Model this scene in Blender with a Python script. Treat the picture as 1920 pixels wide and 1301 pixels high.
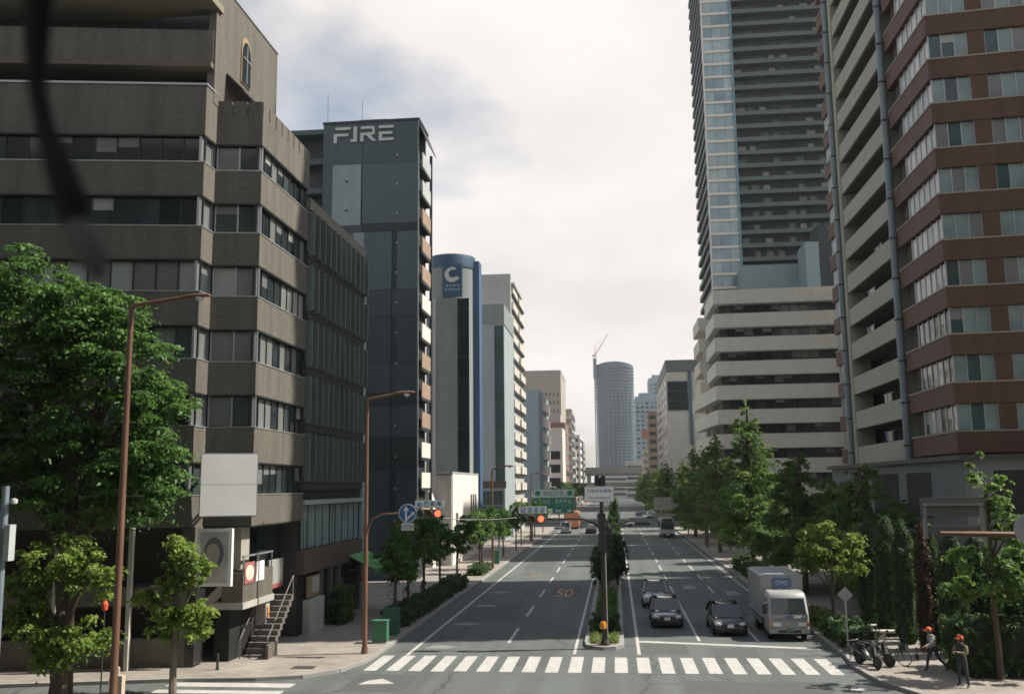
import bpy, math, random
import numpy as np
from mathutils import Vector, Matrix
R = math.radians
for o in list(bpy.data.objects): bpy.data.objects.remove(o)
scn = bpy.context.scene
col = scn.collection

# ------------------------------------------------------------------ camera
cam = bpy.data.cameras.new("camera"); cam_ob = bpy.data.objects.new("camera", cam); col.objects.link(cam_ob)
scn.camera = cam_ob
cam.sensor_width = 36.0; cam.lens = 33.375; cam.clip_start = 0.02; cam.clip_end = 12000
def cam_matrix(yaw, pitch, roll, loc):
    f = Vector((-math.sin(yaw)*math.cos(pitch), math.cos(yaw)*math.cos(pitch), math.sin(pitch)))
    r = Vector((math.cos(yaw), math.sin(yaw), 0)); u = r.cross(f)
    r2 = r*math.cos(roll)-u*math.sin(roll); u2 = u*math.cos(roll)+r*math.sin(roll)
    m = Matrix((r2, u2, -f)).transposed().to_4x4(); m.translation = loc
    return m
cam_ob.matrix_world = cam_matrix(math.atan(190/1780), math.atan(261.5/1780), 0.011, Vector((0, 0, 7.8)))
cam.dof.use_dof = True; cam.dof.focus_distance = 3.2; cam.dof.aperture_fstop = 11.0

# ------------------------------------------------------------------ sky and sun
SUN_EL, SUN_BEYOND = R(50), R(10.5)          # sun stands right of the road, a little beyond square to it
sun_dir = Vector((math.cos(SUN_EL)*math.cos(SUN_BEYOND), math.cos(SUN_EL)*math.sin(SUN_BEYOND), math.sin(SUN_EL)))
world = bpy.data.worlds.new("World"); scn.world = world; world.use_nodes = True
nt = world.node_tree; nt.nodes.clear()
def N(t, typ, **kw):
    n = t.nodes.new(typ)
    for k, v in kw.items():
        if hasattr(n, k): setattr(n, k, v)
        else: n.inputs[k].default_value = v
    return n
out = N(nt, 'ShaderNodeOutputWorld'); bg = N(nt, 'ShaderNodeBackground'); bg.inputs['Strength'].default_value = 0.07
sky = N(nt, 'ShaderNodeTexSky'); sky.sky_type = 'NISHITA'; sky.sun_disc = False
sky.sun_elevation = SUN_EL; sky.sun_rotation = math.atan2(sun_dir.x, sun_dir.y)
sky.air_density = 1.4; sky.dust_density = 1.0; sky.ozone_density = 1.5
tc = N(nt, 'ShaderNodeTexCoord'); sep = N(nt, 'ShaderNodeSeparateXYZ'); nt.links.new(tc.outputs['Generated'], sep.inputs[0])
zz = N(nt, 'ShaderNodeMath', operation='ADD'); zz.inputs[1].default_value = 0.32; nt.links.new(sep.outputs[2], zz.inputs[0])
zm = N(nt, 'ShaderNodeMath', operation='MAXIMUM'); zm.inputs[1].default_value = 0.05; nt.links.new(zz.outputs[0], zm.inputs[0])
dx = N(nt, 'ShaderNodeMath', operation='DIVIDE'); dy = N(nt, 'ShaderNodeMath', operation='DIVIDE')
for a, k in ((dx, 0), (dy, 1)):
    nt.links.new(sep.outputs[k], a.inputs[0]); nt.links.new(zm.outputs[0], a.inputs[1])
cmb = N(nt, 'ShaderNodeCombineXYZ'); nt.links.new(dx.outputs[0], cmb.inputs[0]); nt.links.new(dy.outputs[0], cmb.inputs[1])
mp = N(nt, 'ShaderNodeMapping'); mp.inputs['Location'].default_value = (3.1, 1.7, 0); nt.links.new(cmb.outputs[0], mp.inputs[0])
n1 = N(nt, 'ShaderNodeTexNoise', Scale=1.15, Detail=7.0, Roughness=0.52); nt.links.new(mp.outputs[0], n1.inputs['Vector'])
n2 = N(nt, 'ShaderNodeTexNoise', Scale=2.4, Detail=8.0, Roughness=0.5); nt.links.new(mp.outputs[0], n2.inputs['Vector'])
cr = N(nt, 'ShaderNodeValToRGB'); cr.color_ramp.elements[0].position = 0.425; cr.color_ramp.elements[1].position = 0.56
# cloud cover thickens toward the horizon, where clouds stack up behind each other
cov = N(nt, 'ShaderNodeMapRange'); cov.inputs[1].default_value = 0.25; cov.inputs[2].default_value = 0.9; cov.inputs[3].default_value = 0.06; cov.inputs[4].default_value = -0.07
nt.links.new(sep.outputs[2], cov.inputs[0])
cva = N(nt, 'ShaderNodeMath', operation='ADD'); nt.links.new(n1.outputs[0], cva.inputs[0]); nt.links.new(cov.outputs[0], cva.inputs[1])
nt.links.new(cva.outputs[0], cr.inputs[0])
cr2 = N(nt, 'ShaderNodeValToRGB')
cr2.color_ramp.elements[0].position = 0.36; cr2.color_ramp.elements[0].color = (7.9, 7.5, 7.28, 1)
cr2.color_ramp.elements[1].position = 0.62; cr2.color_ramp.elements[1].color = (9.3, 8.85, 8.5, 1)
nt.links.new(n2.outputs[0], cr2.inputs[0])
mx = N(nt, 'ShaderNodeMix', data_type='RGBA')
nt.links.new(cr.outputs[0], mx.inputs[0]); nt.links.new(sky.outputs[0], mx.inputs[6]); nt.links.new(cr2.outputs[0], mx.inputs[7])
nt.links.new(mx.outputs[2], bg.inputs[0]); nt.links.new(bg.outputs[0], out.inputs[0])
sun = bpy.data.lights.new("sun", 'SUN'); sun.energy = 5.0; sun.angle = R(0.6); sun.color = (1.0, 0.93, 0.82)
sun_ob = bpy.data.objects.new("sun", sun); col.objects.link(sun_ob)
sun_ob.rotation_euler = sun_dir.to_track_quat('Z', 'Y').to_euler(); sun_ob.location = (60, 20, 120)
scn.view_settings.view_transform = 'Standard'; scn.view_settings.look = 'None'
scn.view_settings.exposure = 0.65; scn.view_settings.gamma = 1.0; scn.view_settings.use_curve_mapping = False
scn.render.engine = 'CYCLES'
scn.cycles.max_bounces = 6; scn.cycles.diffuse_bounces = 3; scn.cycles.glossy_bounces = 3; scn.cycles.transmission_bounces = 4
scn.cycles.volume_bounces = 0; scn.cycles.transparent_max_bounces = 8

# ------------------------------------------------------------------ materials
MATS = {}
def M(name, rgb, rough=0.8, metal=0.0, var=0.12, scale=2.0, bump=0.0, coat=0.0, spec=0.5, fine=0.0, streak=0.0, emit=0.0):
    if name in MATS: return MATS[name]
    m = bpy.data.materials.new(name); m.use_nodes = True; t = m.node_tree; b = t.nodes['Principled BSDF']
    b.inputs['Roughness'].default_value = rough; b.inputs['Metallic'].default_value = metal
    b.inputs['Coat Weight'].default_value = coat; b.inputs['Specular IOR Level'].default_value = spec
    b.inputs['Base Color'].default_value = (*rgb, 1)
    if emit:
        b.inputs['Emission Color'].default_value = (*rgb, 1); b.inputs['Emission Strength'].default_value = emit
    if var > 0 or bump > 0 or fine > 0:
        g = N(t, 'ShaderNodeNewGeometry')
        fac = None
        def noise(sc, detail=5.0, vec=None, rg=0.6):
            n = N(t, 'ShaderNodeTexNoise', Scale=sc, Detail=detail, Roughness=rg)
            t.links.new(vec or g.outputs['Position'], n.inputs['Vector']); return n.outputs[0]
        def mapr(v, a, lo=0.3, hi=0.7):
            mr = N(t, 'ShaderNodeMapRange'); mr.inputs[1].default_value = lo; mr.inputs[2].default_value = hi
            mr.inputs[3].default_value = 1-a; mr.inputs[4].default_value = 1+a; t.links.new(v, mr.inputs[0]); return mr.outputs[0]
        vals = []
        if var > 0: vals.append(mapr(noise(scale*0.35), var))
        if fine > 0: vals.append(mapr(noise(scale*14, 3.0), fine))
        if streak > 0:
            mpg = N(t, 'ShaderNodeMapping'); mpg.inputs['Scale'].default_value = (1.6, 1.6, 0.06)
            t.links.new(g.outputs['Position'], mpg.inputs[0]); vals.append(mapr(noise(1.4, 4.0, mpg.outputs[0]), streak))
        for v in vals:
            if fac is None: fac = v
            else:
                mm = N(t, 'ShaderNodeMath', operation='MULTIPLY'); t.links.new(fac, mm.inputs[0]); t.links.new(v, mm.inputs[1]); fac = mm.outputs[0]
        if fac is not None:
            vm = N(t, 'ShaderNodeVectorMath', operation='SCALE'); vm.inputs[0].default_value = rgb
            t.links.new(fac, vm.inputs['Scale']); t.links.new(vm.outputs[0], b.inputs['Base Color'])
            mr = N(t, 'ShaderNodeMath', operation='MULTIPLY'); mr.inputs[1].default_value = rough; t.links.new(fac, mr.inputs[0])
            if rough > 0.3: t.links.new(mr.outputs[0], b.inputs['Roughness'])
        if bump > 0:
            bp = N(t, 'ShaderNodeBump'); bp.inputs['Strength'].default_value = bump; bp.inputs['Distance'].default_value = 0.02
            t.links.new(noise(scale*10), bp.inputs['Height']); t.links.new(bp.outputs[0], b.inputs['Normal'])
    MATS[name] = m
    return m
def tile_mat(name, rgb, rgb2, mortar, sx=0.22, sz=0.09, rough=0.7, var=0.12, streak=0.20):
    """small wall tiles laid as a brick pattern on upright faces"""
    if name in MATS: return MATS[name]
    m = bpy.data.materials.new(name); m.use_nodes = True; t = m.node_tree; b = t.nodes['Principled BSDF']
    b.inputs['Roughness'].default_value = rough
    g = N(t, 'ShaderNodeNewGeometry'); s = N(t, 'ShaderNodeSeparateXYZ'); t.links.new(g.outputs['Position'], s.inputs[0])
    ad = N(t, 'ShaderNodeMath', operation='ADD'); t.links.new(s.outputs[0], ad.inputs[0]); t.links.new(s.outputs[1], ad.inputs[1])
    c = N(t, 'ShaderNodeCombineXYZ'); t.links.new(ad.outputs[0], c.inputs[0]); t.links.new(s.outputs[2], c.inputs[1])
    br = N(t, 'ShaderNodeTexBrick'); t.links.new(c.outputs[0], br.inputs['Vector'])
    br.inputs['Color1'].default_value = (*rgb, 1); br.inputs['Color2'].default_value = (*rgb2, 1); br.inputs['Mortar'].default_value = (*mortar, 1)
    br.inputs['Scale'].default_value = 1.0; br.inputs['Brick Width'].default_value = sx; br.inputs['Row Height'].default_value = sz
    br.inputs['Mortar Size'].default_value = 0.008
    mpg = N(t, 'ShaderNodeMapping'); mpg.inputs['Scale'].default_value = (1.2, 1.2, 0.1); t.links.new(g.outputs['Position'], mpg.inputs[0])
    n = N(t, 'ShaderNodeTexNoise', Scale=1.3, Detail=5.0); t.links.new(mpg.outputs[0], n.inputs['Vector'])
    n2 = N(t, 'ShaderNodeTexNoise', Scale=9.0, Detail=3.0); t.links.new(g.outputs['Position'], n2.inputs['Vector'])
    mr = N(t, 'ShaderNodeMapRange'); mr.inputs[1].default_value = .3; mr.inputs[2].default_value = .7; mr.inputs[3].default_value = 1-streak; mr.inputs[4].default_value = 1+streak
    t.links.new(n.outputs[0], mr.inputs[0])
    mr2 = N(t, 'ShaderNodeMapRange'); mr2.inputs[1].default_value = .3; mr2.inputs[2].default_value = .7; mr2.inputs[3].default_value = 1-var; mr2.inputs[4].default_value = 1+var
    t.links.new(n2.outputs[0], mr2.inputs[0])
    mm = N(t, 'ShaderNodeMath', operation='MULTIPLY'); t.links.new(mr.outputs[0], mm.inputs[0]); t.links.new(mr2.outputs[0], mm.inputs[1])
    vm = N(t, 'ShaderNodeVectorMath', operation='SCALE'); t.links.new(br.outputs[0], vm.inputs[0]); t.links.new(mm.outputs[0], vm.inputs['Scale'])
    t.links.new(vm.outputs[0], b.inputs['Base Color'])
    MATS[name] = m; return m
def leaf_mat(name, dark, light, trans=0.35):
    m = bpy.data.materials.new(name); m.use_nodes = True; t = m.node_tree; b = t.nodes['Principled BSDF']; o = t.nodes['Material Output']
    b.inputs['Roughness'].default_value = 0.55; b.inputs['Specular IOR Level'].default_value = 0.35
    at = N(t, 'ShaderNodeAttribute'); at.attribute_name = 'tone'
    r = N(t, 'ShaderNodeValToRGB'); r.color_ramp.elements[0].color = (*dark, 1); r.color_ramp.elements[1].color = (*light, 1)
    t.links.new(at.outputs['Fac'], r.inputs[0]); t.links.new(r.outputs[0], b.inputs['Base Color'])
    tr = N(t, 'ShaderNodeBsdfTranslucent'); hs = N(t, 'ShaderNodeHueSaturation'); hs.inputs['Value'].default_value = 1.5; hs.inputs['Hue'].default_value = 0.48
    t.links.new(r.outputs[0], hs.inputs['Color']); t.links.new(hs.outputs[0], tr.inputs[0])
    ms = N(t, 'ShaderNodeMixShader'); ms.inputs[0].default_value = trans
    t.links.new(b.outputs[0], ms.inputs[1]); t.links.new(tr.outputs[0], ms.inputs[2]); t.links.new(ms.outputs[0], o.inputs[0])
    MATS[name] = m; return m
def glass(name, rgb=(0.02, 0.028, 0.03), rough=0.07, spec=0.5):
    return M(name, rgb, rough, 0, 0.35, 0.9, 0, 0, spec)

asphalt = M('asphalt', (0.092, 0.107, 0.101), 0.88, 0, 0.10, 0.5, 0.25, fine=0.14, streak=0.0)
paving = M('paving', (0.30, 0.275, 0.24), 0.85, 0, 0.10, 1.2, 0.1, fine=0.10)
paving_grey = M('paving_grey', (0.36, 0.35, 0.33), 0.85, 0, 0.12, 1.2, 0.1, fine=0.10)
kerbstone = M('kerbstone', (0.27, 0.265, 0.25), 0.85, 0, 0.15, 2.0, 0.1, fine=0.1)
earth = M('earth', (0.28, 0.27, 0.25), 0.95, 0, 0.2, 0.05)
paint = M('road_paint', (0.43, 0.425, 0.405), 0.7, 0, 0.10, 3.0, fine=0.16)
paint_worn = M('road_paint_worn', (0.22, 0.23, 0.22), 0.75, 0, 0.25, 3.0, fine=0.3)
paint_orange = M('road_paint_orange', (0.42, 0.22, 0.11), 0.75, 0, 0.2, 3.0, fine=0.2)
concrete = M('concrete', (0.40, 0.38, 0.35), 0.85, 0, 0.10, 0.8, 0.1, streak=0.10)
glass_dark = glass('glass_dark'); glass_mid = glass('glass_mid', (0.05, 0.065, 0.068), 0.09); glass_teal = glass('glass_teal', (0.05, 0.085, 0.085), 0.08)
blind = M('blind', (0.34, 0.35, 0.33), 0.5, 0, 0.15, 1.0, 0, 0.6); blind_grey = M('blind_grey', (0.16, 0.17, 0.165), 0.5, 0, 0.2, 1.0, 0, 0.6)
curtain = M('curtain_glass', (0.20, 0.27, 0.27), 0.4, 0, 0.25, 2.0, 0, 0.6)
alum = M('aluminium', (0.42, 0.44, 0.45), 0.45, 0.6, 0.08); frame_dark = M('frame_dark', (0.03, 0.035, 0.036), 0.5, 0.2, 0.1)
black = M('black_void', (0.012, 0.013, 0.013), 0.8, 0, 0.2); white_metal = M('white_metal', (0.82, 0.81, 0.80), 0.5, 0, 0.06)
rust_pole = M('brown_paint', (0.16, 0.085, 0.055), 0.55, 0.1, 0.18, 2.0, streak=0.15)
steel = M('steel', (0.36, 0.37, 0.37), 0.5, 0.5, 0.12); grey_paint = M('grey_paint', (0.22, 0.24, 0.25), 0.6, 0, 0.1)
dark_paint = M('dark_paint', (0.03, 0.034, 0.035), 0.5, 0, 0.15)
bark = M('bark', (0.085, 0.065, 0.05), 0.95, 0, 0.3, 4.0, 0.6, fine=0.2); bark_grey = M('bark_grey', (0.16, 0.14, 0.115), 0.95, 0, 0.3, 4.0, 0.6, fine=0.2)
rubber = M('rubber', (0.02, 0.02, 0.02), 0.85, 0, 0.1)

# ------------------------------------------------------------------ building blocks
def tag(o, label=None, cat=None, group=None, kind=None):
    if label: o['label'] = label
    if cat: o['category'] = cat
    if group: o['group'] = group
    if kind: o['kind'] = kind
    return o
def thing(name, label, cat, loc=(0, 0, 0), rz=0, group=None):
    o = bpy.data.objects.new(name, None); col.objects.link(o); o.location = loc; o.rotation_euler = (0, 0, rz)
    o.empty_display_size = 0.3
    return tag(o, label, cat, group)
class MB:
    def __init__(s): s.v = []; s.f = []
    def add(s, vs, fs):
        k = len(s.v); s.v += [tuple(x) for x in vs]; s.f += [tuple(i+k for i in f) for f in fs]; return s
    def box(s, x0, x1, y0, y1, z0, z1):
        return s.add([(x0,y0,z0),(x1,y0,z0),(x1,y1,z0),(x0,y1,z0),(x0,y0,z1),(x1,y0,z1),(x1,y1,z1),(x0,y1,z1)],
                     [(0,3,2,1),(4,5,6,7),(0,1,5,4),(1,2,6,5),(2,3,7,6),(3,0,4,7)])
    def prism(s, pts, z0, z1):
        n = len(pts)
        return s.add([(x, y, z0) for x, y in pts]+[(x, y, z1) for x, y in pts],
                     [tuple(range(n))[::-1], tuple(range(n, 2*n))]+[(i, (i+1) % n, n+(i+1) % n, n+i) for i in range(n)])
    def xz(s, pts, y0, y1):      # outline in x,z pushed along y
        n = len(pts)
        return s.add([(x, y0, z) for x, z in pts]+[(x, y1, z) for x, z in pts],
                     [tuple(range(n)), tuple(range(n, 2*n))[::-1]]+[(i, n+i, n+(i+1) % n, (i+1) % n) for i in range(n)])
    def tube(s, path, rad, n=8, caps=True):
        P = [Vector(p) for p in path]; m = len(P); rad = rad if hasattr(rad, '__len__') else [rad]*m
        vs = []; fs = []
        up = None
        for i, p in enumerate(P):
            d = (P[min(i+1, m-1)]-P[max(i-1, 0)]).normalized()
            if up is None: up = Vector((0, 0, 1)) if abs(d.z) < .9 else Vector((1, 0, 0))
            a = d.cross(up)
            if a.length < 1e-4: a = d.orthogonal()
            a.normalize(); b = d.cross(a).normalized(); up = -b if False else a.cross(d)
            for k in range(n):
                t = 2*math.pi*k/n; vs.append(p+(a*math.cos(t)+b*math.sin(t))*rad[i])
        for i in range(m-1):
            for k in range(n):
                fs.append((i*n+k, i*n+(k+1) % n, (i+1)*n+(k+1) % n, (i+1)*n+k))
        if caps: fs += [tuple(range(n))[::-1], tuple(range((m-1)*n, m*n))]
        return s.add(vs, fs)
    def lathe(s, prof, n=16, c=(0, 0, 0), axis='z'):
        vs = []; fs = []
        for r, z in prof:
            for k in range(n):
                t = 2*math.pi*k/n; a, b = r*math.cos(t), r*math.sin(t)
                vs.append((c[0]+a, c[1]+b, c[2]+z) if axis == 'z' else ((c[0]+a, c[1]+z, c[2]+b) if axis == 'y' else (c[0]+z, c[1]+a, c[2]+b)))
        m = len(prof)
        for i in range(m-1):
            for k in range(n): fs.append((i*n+k, i*n+(k+1) % n, (i+1)*n+(k+1) % n, (i+1)*n+k))
        fs += [tuple(range(n))[::-1], tuple(range((m-1)*n, m*n))]
        return s.add(vs, fs)
    def build(s, name, mat, parent=None, loc=(0, 0, 0), smooth=False):
        me = bpy.data.meshes.new(name); me.from_pydata(s.v, [], s.f); me.materials.append(mat); me.validate()
        import bmesh
        bm = bmesh.new(); bm.from_mesh(me); bmesh.ops.recalc_face_normals(bm, faces=bm.faces); bm.to_mesh(me); bm.free()
        if smooth:
            for p in me.polygons: p.use_smooth = True
            me.set_sharp_from_angle(angle=R(40))
        o = bpy.data.objects.new(name, me); col.objects.link(o); o.parent = parent; o.location = loc
        return o
CACHE = {}
def box_mesh(dx, dy, dz, mat):
    k = (round(dx, 3), round(dy, 3), round(dz, 3), mat.name)
    if k not in CACHE:
        m = MB().box(-dx/2, dx/2, -dy/2, dy/2, -dz/2, dz/2)
        me = bpy.data.meshes.new('piece'); me.from_pydata(m.v, [], m.f); me.materials.append(mat); CACHE[k] = me
    return CACHE[k]
def wloc(o):
    v = Vector((0, 0, 0))
    while o is not None: v = v+o.location; o = o.parent
    return v
def bx(parent, name, mat, x0, x1, y0, y1, z0, z1):
    """box given in world metres, parented to an unrotated thing"""
    o = bpy.data.objects.new(name, box_mesh(x1-x0, y1-y0, z1-z0, mat)); col.objects.link(o)
    o.parent = parent; o.location = Vector(((x0+x1)/2, (y0+y1)/2, (z0+z1)/2))-(wloc(parent) if parent else Vector())
    return o
def seg(parent, name, mat, p0, p1, z0, z1, t=0.3, off=0.0, a=0.0, b=None):
    """upright slab whose outer face runs from p0 to p1 (outside on the right hand), pushed out by off, from a to b metres along"""
    p0 = Vector(p0); p1 = Vector(p1); d = p1-p0; L = d.length; d.normalize(); n = Vector((d.y, -d.x))
    b = L if b is None else b
    c = p0+d*((a+b)/2)+n*(off-t/2)
    o = bpy.data.objects.new(name, box_mesh(b-a, t, z1-z0, mat)); col.objects.link(o); o.parent = parent
    o.location = Vector((c.x, c.y, (z0+z1)/2))-wloc(parent); o.rotation_euler = (0, 0, math.atan2(d.y, d.x))
    return o
def windows(parent, p0, p1, z0, z1, n, mats, inset=0.25, mull=0.07, mmat=None, rng=random, a=0.0, b=None, name='window_pane', blinds=.22):
    """a row of n panes with mullions between them and head and sill frames"""
    L = (Vector(p1)-Vector(p0)).length; b = L if b is None else b; w = (b-a)/n; mmat = mmat or frame_dark
    for i in range(n):
        mt = rng.choice(mats); zs_ = z1-mull*.5
        if blinds and mt.name.startswith('glass') and rng.random() < blinds:      # a blind drawn part of the way down
            zs_ = z1-mull*.5-(z1-z0)*rng.uniform(.2, .65); seg(parent, 'drawn_blind', rng.choice([blind, blind_grey, blind_grey]), p0, p1, zs_, z1-mull*.5, 0.04, -inset-.003, a+i*w+mull/2, a+(i+1)*w-mull/2)
        po = seg(parent, name, mt, p0, p1, z0+mull*.5, zs_, 0.04, -inset, a+i*w+mull/2, a+(i+1)*w-mull/2); po.rotation_euler = (rng.gauss(0, .006), 0, po.rotation_euler.z+rng.gauss(0, .007))
    for i in range(n+1):
        x = min(max(a+i*w, a+mull/2), b-mull/2); seg(parent, 'mullion', mmat, p0, p1, z0, z1, 0.12, -inset+0.05, x-mull/2, x+mull/2)
def copy_tree(o, parent=None):
    c = o.copy(); col.objects.link(c); c.parent = parent
    for ch in list(o.children): copy_tree(ch, c)
    return c
def glyphs(parent, mat, n, x0, x1, z0, z1, y, seed, name='character', t=0.012, gap=0.28):
    """a row of written characters too blurred to read: small strokes standing proud of the plate"""
    rg = random.Random(seed); w = (x1-x0)/n
    for i in range(n):
        m = MB(); a = x0+i*w+w*gap/2; b = x0+(i+1)*w-w*gap/2; h = z1-z0; s = (b-a)*0.13
        for zf in rg.sample((0.02, .3, .55, .86), 3): m.box(a+rg.random()*(b-a)*.15, b-rg.random()*(b-a)*.15, y-t, y+0.002, z0+zf*h, z0+zf*h+h*.12)
        for xf in rg.sample((0.05, .44, .82), 2): m.box(a+xf*(b-a), a+xf*(b-a)+s, y-t*1.15, y+0.002, z0+rg.random()*h*.25, z1-rg.random()*h*.2)
        m.build(name, mat, parent)
def text(parent, s, mat, size, loc, rx=R(90), rz=0.0, extrude=0.01, name='lettering', sx=1.0, align='CENTER'):
    cu = bpy.data.curves.new('t', 'FONT'); cu.body = s; cu.size = size; cu.extrude = extrude; cu.align_x = align; cu.align_y = 'CENTER'
    ob = bpy.data.objects.new('t', cu); col.objects.link(ob)
    me = bpy.data.meshes.new_from_object(ob.evaluated_get(bpy.context.evaluated_depsgraph_get()))
    bpy.data.objects.remove(ob); bpy.data.curves.remove(cu)
    me.materials.clear(); me.materials.append(mat)
    o = bpy.data.objects.new(name, me); col.objects.link(o); o.parent = parent; o.location = loc; o.rotation_euler = (rx, 0, rz); o.scale = (sx, 1, 1)
    return o

# ------------------------------------------------------------------ ground, roads, pavements
def struct(o, label=None): return tag(o, label, None, None, 'structure')
def sheet(name, mat, rects, z0, z1, parent=None):
    m = MB()
    for r in rects: m.box(r[0], r[1], r[2], r[3], z0, z1)
    return m.build(name, mat, parent)
def wear_road(m, paint_wear=0.0):
    t = m.node_tree; b = t.nodes['Principled BSDF']; src = b.inputs['Base Color'].links[0].from_socket; g = N(t, 'ShaderNodeNewGeometry')
    def mul(a, v):
        vm = N(t, 'ShaderNodeVectorMath', operation='SCALE'); t.links.new(a, vm.inputs[0]); t.links.new(v, vm.inputs['Scale']); return vm.outputs[0]
    def rng(v, a0, a1, b0, b1):
        r = N(t, 'ShaderNodeMapRange'); r.inputs[1].default_value = a0; r.inputs[2].default_value = a1; r.inputs[3].default_value = b0; r.inputs[4].default_value = b1; t.links.new(v, r.inputs[0]); return r.outputs[0]
    mp_ = N(t, 'ShaderNodeMapping'); mp_.inputs['Scale'].default_value = (1.0, .035, 1); t.links.new(g.outputs['Position'], mp_.inputs[0])
    n = N(t, 'ShaderNodeTexNoise', Scale=1.1, Detail=4.0); t.links.new(mp_.outputs[0], n.inputs['Vector']); c = mul(src, rng(n.outputs[0], .3, .7, .84, 1.14))
    wv = N(t, 'ShaderNodeTexNoise', Scale=.5, Detail=3.0); t.links.new(g.outputs['Position'], wv.inputs['Vector'])
    ad = N(t, 'ShaderNodeVectorMath', operation='ADD'); t.links.new(g.outputs['Position'], ad.inputs[0]); t.links.new(wv.outputs['Color'], ad.inputs[1])
    vo = N(t, 'ShaderNodeTexVoronoi', Scale=.16); vo.feature = 'DISTANCE_TO_EDGE'; t.links.new(ad.outputs[0], vo.inputs['Vector']); c = mul(c, rng(vo.outputs[0], .0, .011, .5, 1.0))
    st = N(t, 'ShaderNodeTexNoise', Scale=.33, Detail=6.0, Roughness=.7); t.links.new(g.outputs['Position'], st.inputs['Vector']); c = mul(c, rng(st.outputs[0], .58, .72, 1.0, .72))
    t.links.new(c, b.inputs['Base Color'])
wear_road(asphalt)
def joints(m, sx, sy):
    t = m.node_tree; b = t.nodes['Principled BSDF']; src = b.inputs['Base Color'].links[0].from_socket; g = N(t, 'ShaderNodeNewGeometry')
    br = N(t, 'ShaderNodeTexBrick'); br.inputs['Color1'].default_value = (1, 1, 1, 1); br.inputs['Color2'].default_value = (.86, .84, .82, 1); br.inputs['Mortar'].default_value = (.55, .55, .55, 1)
    br.inputs['Scale'].default_value = 1; br.inputs['Brick Width'].default_value = sx; br.inputs['Row Height'].default_value = sy; br.inputs['Mortar Size'].default_value = .012; t.links.new(g.outputs['Position'], br.inputs['Vector'])
    vm = N(t, 'ShaderNodeVectorMath', operation='MULTIPLY'); t.links.new(src, vm.inputs[0]); t.links.new(br.outputs[0], vm.inputs[1])
    n = N(t, 'ShaderNodeTexNoise', Scale=.7, Detail=6.0, Roughness=.7); t.links.new(g.outputs['Position'], n.inputs['Vector']); r = N(t, 'ShaderNodeMapRange'); r.inputs[1].default_value = .35; r.inputs[2].default_value = .7; r.inputs[3].default_value = 1.1; r.inputs[4].default_value = .75; t.links.new(n.outputs[0], r.inputs[0])
    v2 = N(t, 'ShaderNodeVectorMath', operation='SCALE'); t.links.new(vm.outputs[0], v2.inputs[0]); t.links.new(r.outputs[0], v2.inputs['Scale']); t.links.new(v2.outputs[0], b.inputs['Base Color'])
joints(paving, .6, .3)
def wear_paint(m, lo, hi):
    t = m.node_tree; b = t.nodes['Principled BSDF']; src = b.inputs['Base Color'].links[0].from_socket; g = N(t, 'ShaderNodeNewGeometry')
    n = N(t, 'ShaderNodeTexNoise', Scale=5.0, Detail=8.0, Roughness=.75); t.links.new(g.outputs['Position'], n.inputs['Vector'])
    r = N(t, 'ShaderNodeMapRange'); r.inputs[1].default_value = lo; r.inputs[2].default_value = hi; t.links.new(n.outputs[0], r.inputs[0])
    mx_ = N(t, 'ShaderNodeMix', data_type='RGBA'); t.links.new(r.outputs[0], mx_.inputs[0]); t.links.new(src, mx_.inputs[6]); mx_.inputs[7].default_value = (.13, .135, .13, 1); t.links.new(mx_.outputs[2], b.inputs['Base Color'])
wear_paint(paint, .55, .68); wear_paint(paint_worn, .45, .62); wear_paint(paint_orange, .5, .66)
struct(sheet('ground', earth, [(-1500, 1500, -300, 2900)], -0.5, -0.06), 'pale city ground reaching to the horizon')
road = struct(sheet('road', asphalt, [(-60, 60, -30, 44), (-11.5, 10.3, 44.0, 1400), (-60, -11.5, 183, 204), (10.3, 60, 183, 204)], -0.3, 0.0), 'grey asphalt avenue and its junction')
def slab(name, mat, pts, z0, z1, label): return struct(MB().prism(pts, z0, z1).build(name, mat), label)
kl = [(-11.35, 183), (-11.35, 44.6), (-11.5, 43.2), (-12.0, 41.3), (-13.2, 39.9), (-15.0, 39.3), (-17.8, 39.0), (-25.0, 37.4), (-60, 31.3), (-60, 183)]
kr = [(10.1, 183), (60, 183), (60, 33), (20, 34.4), (13.4, 35.8), (11.0, 37.6), (10.1, 40.0), (9.85, 43), (10.1, 46)]
pv_l = slab('pavement_left', paving, kl, -0.2, 0.13, 'pale paved footway along the left side of the avenue')
pv_r = slab('pavement_right', paving, kr[::-1], -0.2, 0.13, 'pale paved footway along the right side of the avenue')
slab('pavement_left_far', paving, [(-60, 204), (-11.35, 204), (-11.35, 1200), (-60, 1200)], -0.2, 0.13, 'left footway beyond the far crossing')
slab('pavement_right_far', paving, [(10.1, 204), (60, 204), (60, 1200), (10.1, 1200)], -0.2, 0.13, 'right footway beyond the far crossing')
def kerb_run(parent, pts, step=2.0, closed=False):
    for (x0, y0), (x1, y1) in zip(pts, pts[1:]):
        L = math.hypot(x1-x0, y1-y0); n = max(1, int(round(L/step)))
        for i in range(n):
            a, b = L*i/n+0.006, L*(i+1)/n-0.006
            seg(parent, 'kerb_stone', kerbstone, (x0, y0), (x1, y1), -0.1, 0.147, 0.2, 0.05, a, b)
kerb_run(pv_l, [(-25.0, 37.4), (-17.8, 39.0), (-15.0, 39.3), (-13.2, 39.9), (-12.0, 41.3), (-11.5, 43.2), (-11.35, 44.6), (-11.35, 110)])
kerb_run(pv_r, [(10.1, 110), (10.1, 46), (9.85, 43), (10.1, 40.0), (11.0, 37.6), (13.4, 35.8)])
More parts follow.
